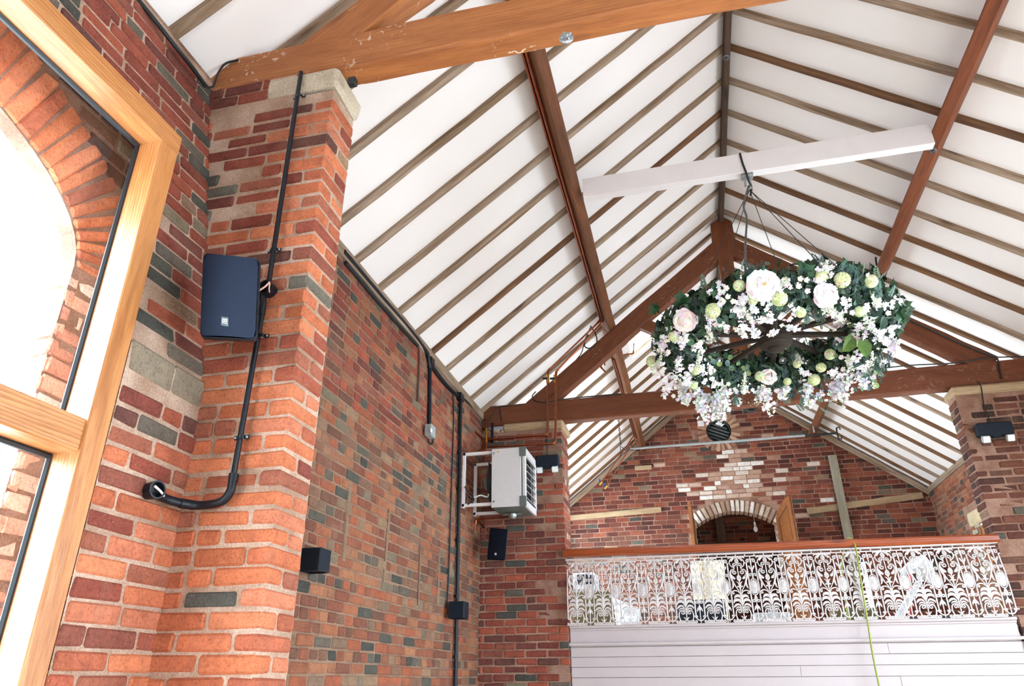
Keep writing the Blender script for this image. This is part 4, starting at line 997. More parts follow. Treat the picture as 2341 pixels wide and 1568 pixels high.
# eaves conduits and cables of bay two
XW = XL+.02
def wl(u, v, x=XW): return on(u, v, 0, x)
pipe('conduit', [wl(785, 575), wl(880, 688), wl(945, 764), wl(968, 795), wl(978, 812), wl(982, 840)], .022, M_BLACK, 'black conduit along the eaves of the left wall from the near pier', 'conduit', 'black conduits on the left wall', k=5)
t = thing('drop_conduit', 'black conduit drop to a grey isolator on the left wall', 'conduit', wl(982, 830))
pipe('pipe', [wl(983, 822), wl(981, 975)], .02, M_BLACK, None, None, parent=t)
mb = MB(); rbox(mb, wl(984, 826), (.03, 0, 0), (0, .05, 0), (0, 0, .035), .006); obj('tee_box', mb, M_BLACK, t)
mb = MB(); rbox(mb, wl(983, 986, XW+.03), (.035, 0, 0), (0, .062, 0), (0, 0, .055), .006); iso = obj('isolator', mb, M_GREY, t)
mb = MB(); rbox(mb, wl(986, 984, XW+.07), (.003, 0, 0), (0, .02, 0), (0, 0, .018), .002); obj('label_plate', mb, M_LAMPW, iso)
mb = MB(); tube(mb, smooth_path([wl(980, 998), wl(980, 1008), wl(986, 1016), wl(990, 1010), wl(989, 1000)], 4), .007, 6); obj('cable_loop', mb, M_BLK2, t)
pipe('conduit', [wl(984, 832), wl(1010, 868), wl(1032, 892), wl(1048, 906)], .022, M_BLACK, 'short black conduit continuing down the eaves towards the corner', 'conduit', 'black conduits on the left wall', k=4)
t = thing('vertical_conduit', 'tall vertical black conduit on the left wall near the heater', 'conduit', wl(1053, 905))
pipe('pipe', [wl(1053, 905, XL+.035), wl(1045, 1378, XL+.035)], .019, M_BLACK, None, None, parent=t)
pipe('pipe', [wl(1044, 1410, XL+.035), wl(1040, 1640, XL+.035)], .019, M_BLACK, None, None, parent=t)
mb = MB(); rbox(mb, wl(1052, 908, XL+.03), (.03, 0, 0), (0, .06, 0), (0, 0, .04), .006); obj('tee_box', mb, M_BLACK, t)
for v in (1035, 1118, 1234, 1363, 1501): 
    mb = MB(); q = wl(1053-(v-905)*.0188, v, XL+.035); tube(mb, [q-V3(0, 0, .014), q+V3(0, 0, .014)], .025, 10); obj('clip', mb, M_BLACK, t)
pipe('cable', [wl(1036, 892), wl(1037, 960), wl(1032, 1120), wl(1028, 1250), wl(1025, 1330), wl(1022, 1380)], .0075, M_BLK2, 'thin black cable dropping to the cube light on the left wall', 'cable', 'thin cables', k=4)
pipe('conduit', [wl(955, 790), wl(958, 800), wl(959, 820), wl(955, 918)], .010, simple('brown_pipe', (84, 62, 52), .6), 'thin brown pipe ending halfway down the left wall below the eaves', 'pipe')
# thick dusty cable loom under the eaves
pipe('cable', [wl(790, 600), wl(860, 684), wl(900, 730), wl(935, 768), wl(955, 790)], .016, M_DARKM, 'dusty grey cable loom below the eaves conduit', 'cable', k=4)
pipe('cable', [wl(1050, 905), wl(1065, 915), wl(1082, 932), wl(1100, 950), wl(1112, 966, XL+.04)], .010, M_BLK2, 'black cable from the tall conduit along the eaves to the far pier', 'cable', k=4)
# bay one cable along the eaves
pipe('cable', [on(300, -20, 1, 1.83), on(345, 35, 1, 1.93), on(400, 105, 1, 2.07), on(440, 155, 1, 2.2), on(470, 197, 1, 2.31)], .011, M_BLK2, 'black cable along the top of the wall above the big window', 'cable', k=4)
pipe('cable', [on(475, 200, 1, 2.38), on(488, 196, 1, 2.39), on(497, 170, 1, 2.40), on(515, 146, 1, 2.43), on(545, 137, 1, 2.44)], .006, M_BLK2, 'small looped black cable at the end of the near tie beam', 'cable', k=5)
# cube wall lights
def cube_light(label, p, s):
    t = thing('wall_light', label, 'wall light', p, 'black cube wall lights')
    p = np.asarray(p, float); mb = MB(); h = s/2
    for q, e in (((0, h, 0), (.0, 1, 0)), ((0, -h, 0), (0, 1, 0))): rbox(mb, p+V3(h, 0, 0)+V3(*q), (h, 0, 0), (0, .004, 0), (0, 0, h), .002)
    rbox(mb, p+V3(2*h, 0, 0), (.004, 0, 0), (0, h, 0), (0, 0, h), .002); rbox(mb, p+V3(.004, 0, 0), (.004, 0, 0), (0, h, 0), (0, 0, h), .002); obj('housing', mb, M_CUBE, t)
    mb = MB(); rbox(mb, p+V3(h, 0, -h+.012), (h*.9, 0, 0), (0, h*.9, 0), (0, 0, .003), .001); obj('reflector', mb, M_BLACK, t); mb = MB(); rbox(mb, p+V3(h, 0, h-.012), (h*.9, 0, 0), (0, h*.9, 0), (0, 0, .003), .001); obj('reflector', mb, M_BLACK, t)
cube_light('black cube wall light half hidden behind the near brick pier', on(700, 1284, 0, XL+.01)+V3(0, -.02, 0), .135)
cube_light('black cube wall light on the tall conduit of the left wall', on(1030, 1397, 0, XL+.03)+V3(.02, -.05, 0), .15)
# emergency twin spots
def twin(label, u, v, wpx, cable):
    c = on(u, v, 1, 7.90); t = thing('emergency_light', label, 'emergency light', c, 'twin spot emergency lights'); w_ = wpx*.0049/2
    mb = MB(); rbox(mb, c, (w_, 0, 0), (0, .05, 0), (0, 0, .068), .012); rbox(mb, c+V3(0, -.02, -.075), (w_*.25, 0, 0), (0, .02, 0), (0, 0, .02), .005); obj('body', mb, M_CUBE, t)
    for s in (-1, 1):
        p = c+V3(s*w_*.68, -.035, -.105); mb = MB(); rbox(mb, p, (.036, 0, 0), V3(0, .022, .012), V3(0, -.014, .032), .008); h = obj('lamp_head', mb, M_GREY, t)
        mb = MB(); rbox(mb, p+V3(0, -.022, -.008), (.031, 0, 0), V3(0, .003, .001), V3(0, -.012, .028), .004); obj('lens', mb, M_LAMPW, h)
        mb = MB(); tube(mb, [p+V3(0, .01, .03), c+V3(s*w_*.68, -.02, -.06)], .009, 6); obj('swivel', mb, M_BLACK, t)
    mb = MB(); tube(mb, smooth_path([on(q[0], q[1], 1, 7.92) for q in cable], 4), .006, 6); obj('cable', mb, M_BLK2, t)
pipe('conduit', [on(1126, 967, 1, 7.93), on(1125, 1012, 1, 7.93)], .016, M_BLACK, 'short vertical black trunking on the far left pier above the heater', 'conduit')
twin('twin spot emergency light on the far left pier beside the heater', 1252, 1055, 54, [(1251, 955), (1250, 1000), (1251, 1040)])
twin('twin spot emergency light on the far right brick pier', 2272, 982, 66, [(2234, 871), (2243, 885), (2250, 930), (2266, 968)])
p = on(1700, 935, 1, 8.2); t = thing('motion_sensor', 'small black sensor bracket fixed under the far tie beam', 'sensor', p)
mb = MB(); rbox(mb, p+V3(.07, 0, .0), (.085, 0, 0), (0, .05, 0), (0, 0, .022), .006); rbox(mb, p+V3(.08, -.02, -.03), (.035, 0, 0), (0, .03, 0), (0, 0, .016), .006); obj('body', mb, M_DARKM, t)
mb = MB(); lathe(mb, p+V3(-.14, 0, .02), (0, 0, -1), [(.045, 0), (.03, .02), (.01, .04), (.006, .07)], 10); obj('antenna', mb, M_DARKM, t)

# copper pipes
YC = 7.90
def cop(pts, label, r=.0125, **kw):
    t = thing('copper_pipe', label, 'pipe', pts[0], 'copper pipes')
    mb = MB(); tube(mb, pts, r, 10)
    obj('tube', mb, M_COPPER, t)
    for i in range(1, len(pts)-1):
        mb = MB(); e = []
        for q in (pts[i-1], pts[i+1]):
            d = np.asarray(q)-pts[i]; L = np.linalg.norm(d); e.append(np.asarray(pts[i])+d/L*min(.045, L*.4))
        tube(mb, smooth_path([e[0], np.asarray(pts[i])*.7+(e[0]+e[1])*.15, e[1]], 3), r*1.25, 10)
        obj('elbow_joint', mb, M_COPPER, t)
    return t
def pur(y, off): # a point on the left purlin's side face
    p = V3(-.70, y, 5.547)+V3(-.79, 0, -.61)*.016+V3(-.61, 0, .79)*off; return p
cp1 = cop([pur(-1, .13), pur(7.88, .13), on(1252, 848, 1, YC), on(1252, 986, 1, YC), on(1250, 994, 1, YC), on(1113, 1005, 1, YC)], 'upper copper pipe running along the left purlin and down to the heater')
cp2 = cop([pur(-1, .075), pur(7.84, .075), on(1271, 850, 1, YC-.02), on(1270, 1008, 1, YC-.02), on(1266, 1014, 1, YC-.02), on(1118, 1021, 1, YC-.02)], 'lower copper pipe running along the left purlin and down to the heater')
cop([on(1113, 1005, 1, YC), on(1111, 1028, 1, YC), on(1096, 1030, 1, YC), on(1077, 1030, 1, 7.6), on(1076, 976, 1, 7.6), on(1104, 1003, 1, 7.85)], 'copper pipe loop beside the heater at the wall corner', .011)
cop([on(1168, 1181, 1, 7.6), on(1088, 1188, 1, 7.6), on(1084, 1216, 1, 7.6)], 'copper condensate pipe under the heater', .012)
cop([on(1108, 1185, 1, 7.85), on(1107, 1206, 1, 7.85), on(1092, 1192, 1, 7.7)], 'short bent copper pipe beside the small loudspeaker', .010)
for t, u in ((cp1, 1252), (cp2, 1269)):
    q = on(u, 866, 1, YC-.01); mb = MB(); tube(mb, [q-V3(0, 0, .05), q+V3(0, 0, .05)], .02, 8); rbox(mb, q+V3(-.03, -.02, 0), (.03, 0, 0), (0, .01, 0), (0, 0, .012), .004, mi=1)
    obj('isolating_valve', mb, [M_BRASS, M_BLACK], t)
mb = MB(); q = on(1112, 990, 1, YC-.01); tube(mb, [q-V3(0, 0, .12), q-V3(0, 0, .02)], .012, 8); tube(mb, [q-V3(0, 0, .02), q+V3(0, 0, .06)], .02, 8, rs=[.02, .017]); tag(obj('air_vent', mb, M_BRASS), 'brass air vent standing at the end of the copper pipes', 'valve')
a, b = on(1432, 1043, 1, 12.6), on(1376, 1102, 1, 12.6)
cop([pur(9, .12)+V3(0, 0, 0), pur(12.55, .12), b], 'copper pipe descending from the far purlin to a blue valve', .012)
cop([pur(9, .07), pur(12.58, .07), on(1387, 1110, 1, 12.6)], 'second copper pipe ending at a brass valve on the gable', .012)
for u, v in ((1374, 1104), (1386, 1113)):
    mb = MB(); q = on(u, v, 1, 12.58); tube(mb, [q-V3(.03, 0, .03), q+V3(.02, 0, .02)], .022, 8); rbox(mb, q+V3(-.02, -.03, .03), (.012, 0, 0), (0, .01, 0), (0, 0, .035), .004, mi=1); tag(obj('valve', mb, [M_BRASS, simple('blue_handle', (40, 60, 120), .4)]), 'brass valve with a blue handle at the end of the gable copper pipes, '+('upper one' if u < 1380 else 'lower one'), 'valve', 'brass valves')
cop([on(1418, 812, 1, 9.2), on(1448, 808, 1, 9.2), on(1449, 785, 1, 9.2)], 'small copper stub with brass ends beside the left skylight', .010)
cop([on(1382, 835, 1, 8.4), on(1383, 822, 1, 8.4), on(1372, 838, 1, 8.4), on(1384, 850, 1, 8.4)], 'looped copper pipe end behind the far truss', .010)
# cables on the far truss
def tcab(pts, label, r=.006, y=7.985): pipe('cable', [on(u, v, 1, y) for u, v in pts], r, M_BLK2, label, 'cable', 'cables on the far truss', k=5, seg=6)
tcab([(1112, 970), (1128, 948), (1140, 931), (1165, 928), (1192, 925)], 'black cable lying on the left end of the far tie beam')
tcab([(1142, 928), (1144, 945), (1147, 962)], 'black cable wrapped round the left end of the far tie beam')
tcab([(1225, 895), (1217, 905), (1222, 915), (1245, 920), (1280, 914), (1330, 908), (1420, 900)], 'looped black cable at the foot of the left principal rafter', .007)
tcab([(1345, 765), (1336, 790), (1350, 796), (1364, 785), (1362, 765), (1350, 745)], 'black cable loop where the left purlin meets the far truss', .008)
tcab([(1350, 748), (1338, 775), (1330, 805), (1318, 822)], 'thin black cable beside the copper pipes on the truss')
tcab([(2070, 728), (2150, 765), (2230, 800), (2265, 812), (2280, 820), (2285, 845), (2290, 866)], 'black cable running down the right principal rafter', .009)
tcab([(1985, 846), (2080, 835), (2180, 830), (2260, 818), (2341, 815)], 'grey cable lying along the right half of the far tie beam', .007)
mb = MB(); q = on(2010, 580, 0, 2.2); tube(mb, smooth_path([on(1998, 632, 1, 7.6), on(2004, 610, 1, 7.6), on(2002, 590, 1, 7.6), on(2004, 580, 1, 7.6), on(2009, 579, 1, 7.6)], 4), .010, 6); tag(obj('hook', mb, M_BLK2), 'black hooked cable end beside the lower end of the right purlin', 'hook')

# ================================================================== OUTSIDE THE BIG WINDOW
for k, (a, b) in enumerate((((-120, 368), (175, 470)), ((-120, 415), (175, 530)))):
    p, q = on(*a, 0, -4.2), on(*b, 0, -4.2)
    o = beam('outdoor_beam', p, p+(q-p)*1.6, .10, .09, simple('pale_steel_%d' % k, (150, 156, 176), .5), None); tag(o, ('upper' if k == 0 else 'lower')+' of two pale bluish beams seen outside through the arched window', 'beam', 'outdoor beams')
t = thing('lean_to', 'pale slate and corrugated lean-to roof outside the lower window pane', 'roof', on(0, 1060, 0, -3.4))
P = [on(-90, 965, 0, -3.4), on(52, 1008, 0, -3.4), on(-10, 1030, 0, -3.3), on(-90, 1050, 0, -3.3)]
mb = MB(); mb.add(P+[p-V3(0, 0, .03) for p in P], [(0, 1, 2, 3), (7, 6, 5, 4), (0, 4, 5, 1), (1, 5, 6, 2), (2, 6, 7, 3), (3, 7, 4, 0)]); obj('slates', mb, M_SLATE, t)
mb = MB()
for i in range(12):
    u = 36-i*11; a = on(u, 1016+i*1.5, 0, -3.35); b = on(u-32, 1330, 0, -3.35); tube(mb, [a, b], .026, 7)
obj('corrugated_sheet', mb, M_SLATE, t)

# ================================================================== HEATER
H = thing('unit_heater', 'white wall hung fan heater with louvres on white brackets', 'heater', (-1.8, 7.47, 3.25))
hx0, hx1, hy0, hy1, hz0, hz1 = -1.985, -1.62, 7.20, 7.75, 3.25, 3.88
mb = MB(); rbox(mb, ((hx0+hx1)/2-.02, hy0+.01, (hz0+hz1)/2), ((hx1-hx0)/2-.02, 0, 0), (0, .01, 0), (0, 0, (hz1-hz0)/2), .004)
rbox(mb, ((hx0+hx1)/2-.02, hy1-.01, (hz0+hz1)/2), ((hx1-hx0)/2-.02, 0, 0), (0, .01, 0), (0, 0, (hz1-hz0)/2), .004)
rbox(mb, ((hx0+hx1)/2-.02, (hy0+hy1)/2, hz1-.01), ((hx1-hx0)/2-.02, 0, 0), (0, (hy1-hy0)/2-.01, 0), (0, 0, .01), .004); obj('casing', mb, M_HEAT, H)
mb = MB(); rbox(mb, ((hx0+hx1)/2-.02, (hy0+hy1)/2, hz0+.01), ((hx1-hx0)/2-.02, 0, 0), (0, (hy1-hy0)/2-.012, 0), (0, 0, .01), .004); obj('base_panel', mb, M_HGREY, H)
mb = MB()
for z in (hz0+.035, hz1-.035): rbox(mb, (hx1-.01, (hy0+hy1)/2, z), (.02, 0, 0), (0, (hy1-hy0)/2, 0), (0, 0, .035), .008)
for y in (hy0+.02, hy1-.02): rbox(mb, (hx1-.01, y, (hz0+hz1)/2), (.02, 0, 0), (0, .02, 0), (0, 0, (hz1-hz0)/2), .008)
obj('front_frame', mb, M_HEAT, H)
for z in (hz0+.05, hz1-.05):
    mb = MB(); rbox(mb, (hx1-.022, hy0-.001, z), (.036, 0, 0), (0, .008, 0), (0, 0, .052), .004); obj('corner_cap', mb, M_HGREY, H)
for i in range(7):
    z = hz0+.10+i*.072; mb = MB(); rbox(mb, (hx1, (hy0+hy1)/2, z), V3(.022, 0, -.022), (0, (hy1-hy0)/2-.04, 0), V3(.0015, 0, .0015), .001); obj('louvre', mb, M_HEAT, H)
mb = MB(); box(mb, (hx1-.06, hy0+.03, hz0+.06), (hx1-.05, hy1-.03, hz1-.06)); obj('heat_exchanger', mb, M_HBACK, H)
mb = MB()
for i in range(16): 
    x = hx0-.10+i*.006; tube(mb, [(hx0-.02-.0*i, hy0+.06+i*.027, hz0+.12), (hx0-.05, hy0+.06+i*.027, hz1-.12)], .004, 5)
lathe(mb, (hx0-.01, (hy0+hy1)/2, (hz0+hz1)/2), (-1, 0, 0), [(.22, 0), (.22, .06), (.05, .08), (.05, .12)], 20); obj('fan_guard', mb, M_HBACK, H)
mb = MB(); rbox(mb, (hx0-.10, hy0+.18, 3.55), (.03, 0, 0), (0, .04, 0), (0, 0, .06), .01); obj('motor_box', mb, M_HGREY, H)
for y in (hy0+.06, hy1-.06):
    mb = MB(); s = .016
    rbox(mb, (XL+.02, y, 3.575), (s, 0, 0), (0, s, 0), (0, 0, .30), .002)
    for z in (3.86, 3.30): rbox(mb, ((XL+hx0)/2+.02, y, z), ((hx0-XL)/2+.02, 0, 0), (0, s, 0), (0, 0, s), .002)
    obj('bracket', mb, M_WHITE, H)
mb = MB()
for x, z in ((hx0+.03, hz1-.05), (hx0+.03, hz0+.06)): lathe(mb, (x, hy0, z), (0, -1, 0), [(.012, 0), (.012, .006), (.005, .01)], 10)
obj('bolt', mb, M_GALV, H)
mb = MB(); rbox(mb, (hx0+.07, hy0-.001, hz1-.035), (.012, 0, 0), (0, .001, 0), (0, 0, .008), .0005); obj('warning_sticker', mb, simple('yellow_sticker', (214, 170, 70), .5), H)
mb = MB(); q = V3(hx0+.16, hy0+.28, hz0-.02); lathe(mb, q, (0, 0, -1), [(.045, 0), (.045, .03), (.03, .05)], 14); tube(mb, [q-V3(.1, 0, 0), q+V3(.1, 0, 0)], .01, 6); obj('drain_union', mb, M_GALV, H)
mb = MB(); tube(mb, smooth_path([V3(XL+.05, 7.27, 3.46), V3(-2.2, 7.25, 3.38), V3(-2.12, 7.26, 3.40), V3(-2.05, 7.3, 3.39), V3(-2.06, 7.34, 3.5)], 5), .008, 6); obj('flex', mb, M_LAMPW, H)
mb = MB(); tube(mb, smooth_path([V3(XL+.04, 7.24, 3.5), V3(-2.24, 7.22, 3.42), V3(-2.18, 7.22, 3.35), V3(-2.25, 7.22, 3.30)], 5), .007, 6); obj('black_cable', mb, M_BLK2, H)

# ================================================================== HANGING FLOWER WREATH
HC = V3(.79, 5.25, 4.0); RR, TR = .73, .185
CH = thing('chandelier', 'hanging cartwheel wreath of white flowers and dark green foliage', 'chandelier', HC)
mb = MB(); lathe(mb, HC+V3(0, 0, -.09), (0, 0, 1), [(.05, -.03), (.075, -.02), (.115, 0), (.13, .04), (.13, .12), (.11, .16), (.06, .18)], 22)
lathe(mb, HC+V3(0, 0, -.13), (0, 0, 1), [(.03, -.01), (.06, 0), (.062, .02)], 18); obj('hub', mb, M_HUB, CH)
for i in range(10):
    a = math.radians(14+36*i); d = V3(math.cos(a), math.sin(a), 0)
    beam('spoke', HC+d*.10, HC+d*(RR-.02)+V3(0, 0, .01), .045, .04, M_HUB, CH, cham=.01, seg=4, taper=lambda t: 1.05-.25*t)
mb = MB(); prof = [(RR-.03, -.05), (RR+.03, -.05), (RR+.03, .05), (RR-.03, .05)]; V = []; f = []
for k in range(40):
    a = 2*PI*k/40
    for r, z in prof: V.append(HC+V3(r*math.cos(a), r*math.sin(a), z))
for k in range(40):
    for j in range(4): f.append((k*4+j, k*4+(j+1) % 4, ((k+1) % 40)*4+(j+1) % 4, ((k+1) % 40)*4+j))
mb.add(V, f); obj('rim', mb, M_HUB, CH)
HK = V3(.80, 5.235, 5.50)
for i, a in enumerate((205, 300, 335, 60, 140)):
    e = HC+V3(RR*math.cos(math.radians(a)), RR*math.sin(math.radians(a)), .06); mb = MB()
    tube(mb, [HK+V3(0, 0, -.14), e], .0032, 5); obj('suspension_wire', mb, M_DARKM, CH)
mb = MB(); tube(mb, smooth_path([HK+V3(0, 0, -.1), on(1700, 470, 1, 5.2), on(1707, 500, 1, 5.2), on(1704, 560, 1, 5.1), on(1704, 640, 1, 4.9)], 5), .009, 7); obj('power_cable', mb, M_STEEL, CH)
mb = MB(); tube(mb, smooth_path([V3(.77, 5.19, 5.72), V3(.775, 5.185, 5.62), V3(.79, 5.18, 5.50), V3(.80, 5.2, 5.43), HK+V3(.02, 0, -.12), HK+V3(0, 0, -.2)], 5), .009, 7); obj('black_lead', mb, M_BLK2, CH)
mb = MB(); rbox(mb, HK+V3(0, 0, .0), (.05, 0, 0), (0, .035, 0), (0, 0, .016), .004); tube(mb, [HK+V3(-.02, 0, 0), HK+V3(-.025, 0, -.1)], .010, 8); tube(mb, [HK+V3(.02, 0, 0), HK+V3(.015, 0, -.14)], .012, 8); obj('shackle', mb, M_GALV, CH)
def rot_frame(n, spin):
    n = np.asarray(n, float); n = n/(np.linalg.norm(n)+1e-9); t, a, b = frame_of(n); c, s_ = math.cos(spin), math.sin(spin)
    return a*c+b*s_, -a*s_+b*c, n
def place(mb, T, p, n, spin, s, col, faces, mi=0):
    x, y, z = rot_frame(n, spin); mb.add(np.asarray(p)+s*(T[:, :1]*x+T[:, 1:2]*y+T[:, 2:3]*z), faces, col, mi)
def fan(outline, cz=.0, c=(0, .4)):
    T = np.array([(c[0], c[1], cz)]+[(x, y, z) for x, y, z in outline], float); n = len(outline)
    return T, [(0, i+1, (i+1) % n+1) for i in range(n)]
IVY = fan([(0, 0, 0), (.30, -.10, -.05), (.34, .12, 0), (.62, .35, -.12), (.34, .48, 0), (.18, .62, .02), (0, 1.05, -.12), (-.18, .62, .02), (-.34, .48, 0), (-.62, .35, -.12), (-.34, .12, 0), (-.30, -.10, -.05)], .08)
OVAL = fan([(0, 0, 0), (.22, .2, .03), (.3, .45, .05), (.2, .8, .02), (0, 1, -.06), (-.2, .8, .02), (-.3, .45, .05), (-.22, .2, .03)], -.04)
ROUND = fan([(.42*math.cos(a), .42+.42*math.sin(a), .03) for a in np.linspace(-PI/2, 1.5*PI, 9)[:-1]], -.05)
def sprig(n=7, lf=.16, wd=.05, droop=.3):
    V, f = [], []
    for i in range(n):
        t = (i+1)/(n+.5); z = -droop*t*t
        for sg in (-1, 1):
            b = len(V); L = lf*(1.15-.5*t); V += [(0, t, z), (sg*L*.5-sg*0, t+L*.35+wd, z+.02), (sg*L, t+L*.5, z), (sg*L*.5, t+L*.2-wd, z+.02)]; f.append((b, b+1, b+2, b+3))
    b = len(V); V += [(0, 1, -droop), (wd, 1+lf*.5, -droop), (0, 1+lf, -droop*1.1), (-wd, 1+lf*.5, -droop)]; f.append((b, b+1, b+2, b+3))
    b = len(V); V += [(-.008, 0, 0), (.008, 0, 0), (.004, 1, -droop), (-.004, 1, -droop)]; f.append((b, b+1, b+2, b+3))
    return np.array(V, float), f
FERN = sprig(9, .26, .03, .35); EUC = sprig(6, .30, .12, .3); BOX = sprig(5, .34, .10, .2)
def petals(k, w_, cup, inner=0):
    V, f = [(0, 0, 0)], []
    for i in range(k):
        a = 2*PI*i/k; b = len(V); c, s_ = math.cos(a), math.sin(a)
        for r, q, z in ((.45, -w_*.8, cup*.3), (.95, -w_*.7, cup), (1.05, 0, cup*1.05), (.95, w_*.7, cup), (.45, w_*.8, cup*.3)): V.append((r*c-q*s_, r*s_+q*c, z))
        f.append((0, b, b+1, b+2, b+3, b+4))
    return np.array(V, float), f
FLOR = petals(5, .42, .22); FL4 = petals(4, .5, .15)
def torus_pt(a, b, r=None):
    r = TR if r is None else r; d = V3(math.cos(a), math.sin(a), 0); n = d*math.cos(b)+V3(0, 0, math.sin(b)); return HC+d*RR+n*r, n, d
def hit(u, v, r=TR):
    d = ray(u, v); d = d/np.linalg.norm(d); t = 3.5
    best = None
    while t < 9:
        p = EYE+d*t; q = p-HC; rho = math.hypot(q[0], q[1]); sd = math.hypot(rho-RR, q[2])-r
        if best is None or sd < best[0]: best = (sd, t)
        if sd < .004: break
        t += max(.004, sd*.7)
    if sd > .01: t = best[1]; p = EYE+d*t; q = p-HC; rho = math.hypot(q[0], q[1])
    e = V3(q[0], q[1], 0)/rho; n = q-e*RR; n /= np.linalg.norm(n); return p, n
DG = [(30, 58, 38), (24, 48, 34), (38, 68, 42), (46, 76, 50), (22, 42, 32)]; BG = [(96, 128, 116), (82, 112, 106), (112, 142, 126), (72, 100, 96), (124, 150, 136)]; MG = [(62, 96, 66), (74, 108, 74), (54, 84, 60)]
def pick(cs): return tuple(x*rng.uniform(.85, 1.15) for x in lin(random.choice(cs)))
def jn(n, k): v = n+rng.normal(0, k, 3); return v/np.linalg.norm(v)
# dark ivy bed
mb = MB(); V = []; f = []; na, nb2 = 60, 12                       # moss core of the wreath
for i in range(na):
    for j in range(nb2):
        p, n, d = torus_pt(2*PI*i/na, 2*PI*j/nb2, TR*.55+rng.uniform(-.015, .015)); V.append(p)
for i in range(na):
    for j in range(nb2): f.append((i*nb2+j, i*nb2+(j+1) % nb2, ((i+1) % na)*nb2+(j+1) % nb2, ((i+1) % na)*nb2+j))
mb.add(V, f, lin((22, 36, 26))); obj('moss_core', mb, M_LEAF, CH)
mb = MB()
for _ in range(2300):
    a, b = rng.uniform(0, 2*PI), rng.uniform(0, 2*PI); p, n, d = torus_pt(a, b, TR*rng.uniform(.55, 1.0)); up = jn(n, .5)
    T, ff = IVY if rng.random() < .6 else OVAL; place(mb, T, p, up, rng.uniform(0, 6.3), rng.uniform(.05, .085), pick(DG), ff)
o = obj('ivy_leaves', mb, M_LEAF, CH); o['kind'] = 'stuff'
# blue grey eucalyptus and box sprigs
mb = MB()
BLOBS = [(1860, 725), (1800, 690), (1835, 660), (1905, 640), (1960, 650), (1600, 735), (1585, 760), (1540, 800), (1690, 870), (1675, 905), (1800, 890), (1840, 905), (1770, 700), (1730, 650), (1995, 700), (2000, 840), (1950, 850), (1760, 870)]
for u, v in BLOBS:
    for _ in range(46):
        p, n = hit(u+rng.normal(0, 24), v+rng.normal(0, 18), TR*rng.uniform(.8, 1.0)); T, ff = (EUC, FERN, BOX)[rng.integers(3)]
        q = jn(n+V3(0, 0, -.2), .7); z = np.cross(q, rng.normal(0, 1, 3)); place(mb, T, p, z, 0, rng.uniform(.055, .085), pick(BG), ff)
for _ in range(620):
    a, b = rng.uniform(0, 2*PI), rng.uniform(-PI*1.15, .15*PI); p, n, d = torus_pt(a, b, TR*rng.uniform(.7, 1.0)); z = np.cross(jn(n, .6), rng.normal(0, 1, 3)); T, ff = (EUC, FERN)[rng.integers(2)]
    place(mb, T, p, z, 0, rng.uniform(.055, .09), pick(MG if rng.random() < .5 else BG), ff)
o = obj('eucalyptus_sprigs', mb, M_LEAF, CH); o['kind'] = 'stuff'
# stray stems at the rim
mb = MB()
for u, v, s_ in ((1497, 706, .07), (2080, 712, .06), (2066, 700, .055), (2050, 715, .06), (2062, 730, .05), (1838, 612, .07), (1860, 628, .06), (1560, 690, .08), (1640, 668, .06), (2040, 690, .06), (1700, 632, .06), (1725, 622, .06), (1530, 745, .07), (1510, 770, .06)):
    p, n = hit(u, v, TR*1.0); 
    for _ in range(3): place(mb, *IVY[:1], p+rng.normal(0, .012, 3), jn(-_fw, .35), rng.uniform(0, 6), s_*rng.uniform(.8, 1.2), pick([(48, 84, 52), (40, 72, 46)]), IVY[1])
for pts in ([(1497, 706), (1510, 715), (1530, 735), (1550, 750)], [(2084, 700), (2070, 715), (2045, 725), (2015, 725)]):
    tube(mb, smooth_path([hit(u, v, TR)[0] for u, v in pts], 3), .004, 5, lin((60, 84, 50)))
o = obj('ivy_trails', mb, M_LEAF, CH); o['kind'] = 'stuff'
# large hosta-like leaf and round eucalyptus leaves
for u, v, s_, c, sp in ((1952, 765, .16, (104, 130, 60), 2.6), (1968, 772, .15, (96, 126, 58), 3.3), (2003, 690, .10, (30, 62, 50), 1.0), (2018, 700, .12, (26, 58, 46), 2.2), (2022, 722, .10, (34, 66, 44), 3.0), (1570, 690, .12, (34, 60, 40), 4.4)):
    p, n = hit(u, v, TR*1.08); mb = MB(); place(mb, OVAL[0]*V3(1.2, 1, 2), p, -_fw+rng.normal(0, .2, 3), sp, s_, lin(c), OVAL[1]); obj('broad_leaf', mb, M_LEAF, CH)
mb = MB()
for u, v in ((1690, 826), (1700, 840), (1795, 805), (1812, 812), (1628, 830), (1640, 822), (1930, 790), (1925, 800), (1670, 832), (1710, 850), (1580, 780), (1812, 800), (1990, 880), (2000, 860), (1650, 720), (1660, 735), (1930, 770), (1795, 795)):
    for _ in range(4): p, n = hit(u+rng.normal(0, 8), v+rng.normal(0, 7), TR*.98); place(mb, ROUND[0], p, jn(-_fw, .4), rng.uniform(0, 6), rng.uniform(.045, .07), pick([(104, 138, 106), (84, 120, 100), (60, 92, 84), (140, 160, 108)]), ROUND[1])
o = obj('round_leaves', mb, M_LEAF, CH); o['kind'] = 'stuff'
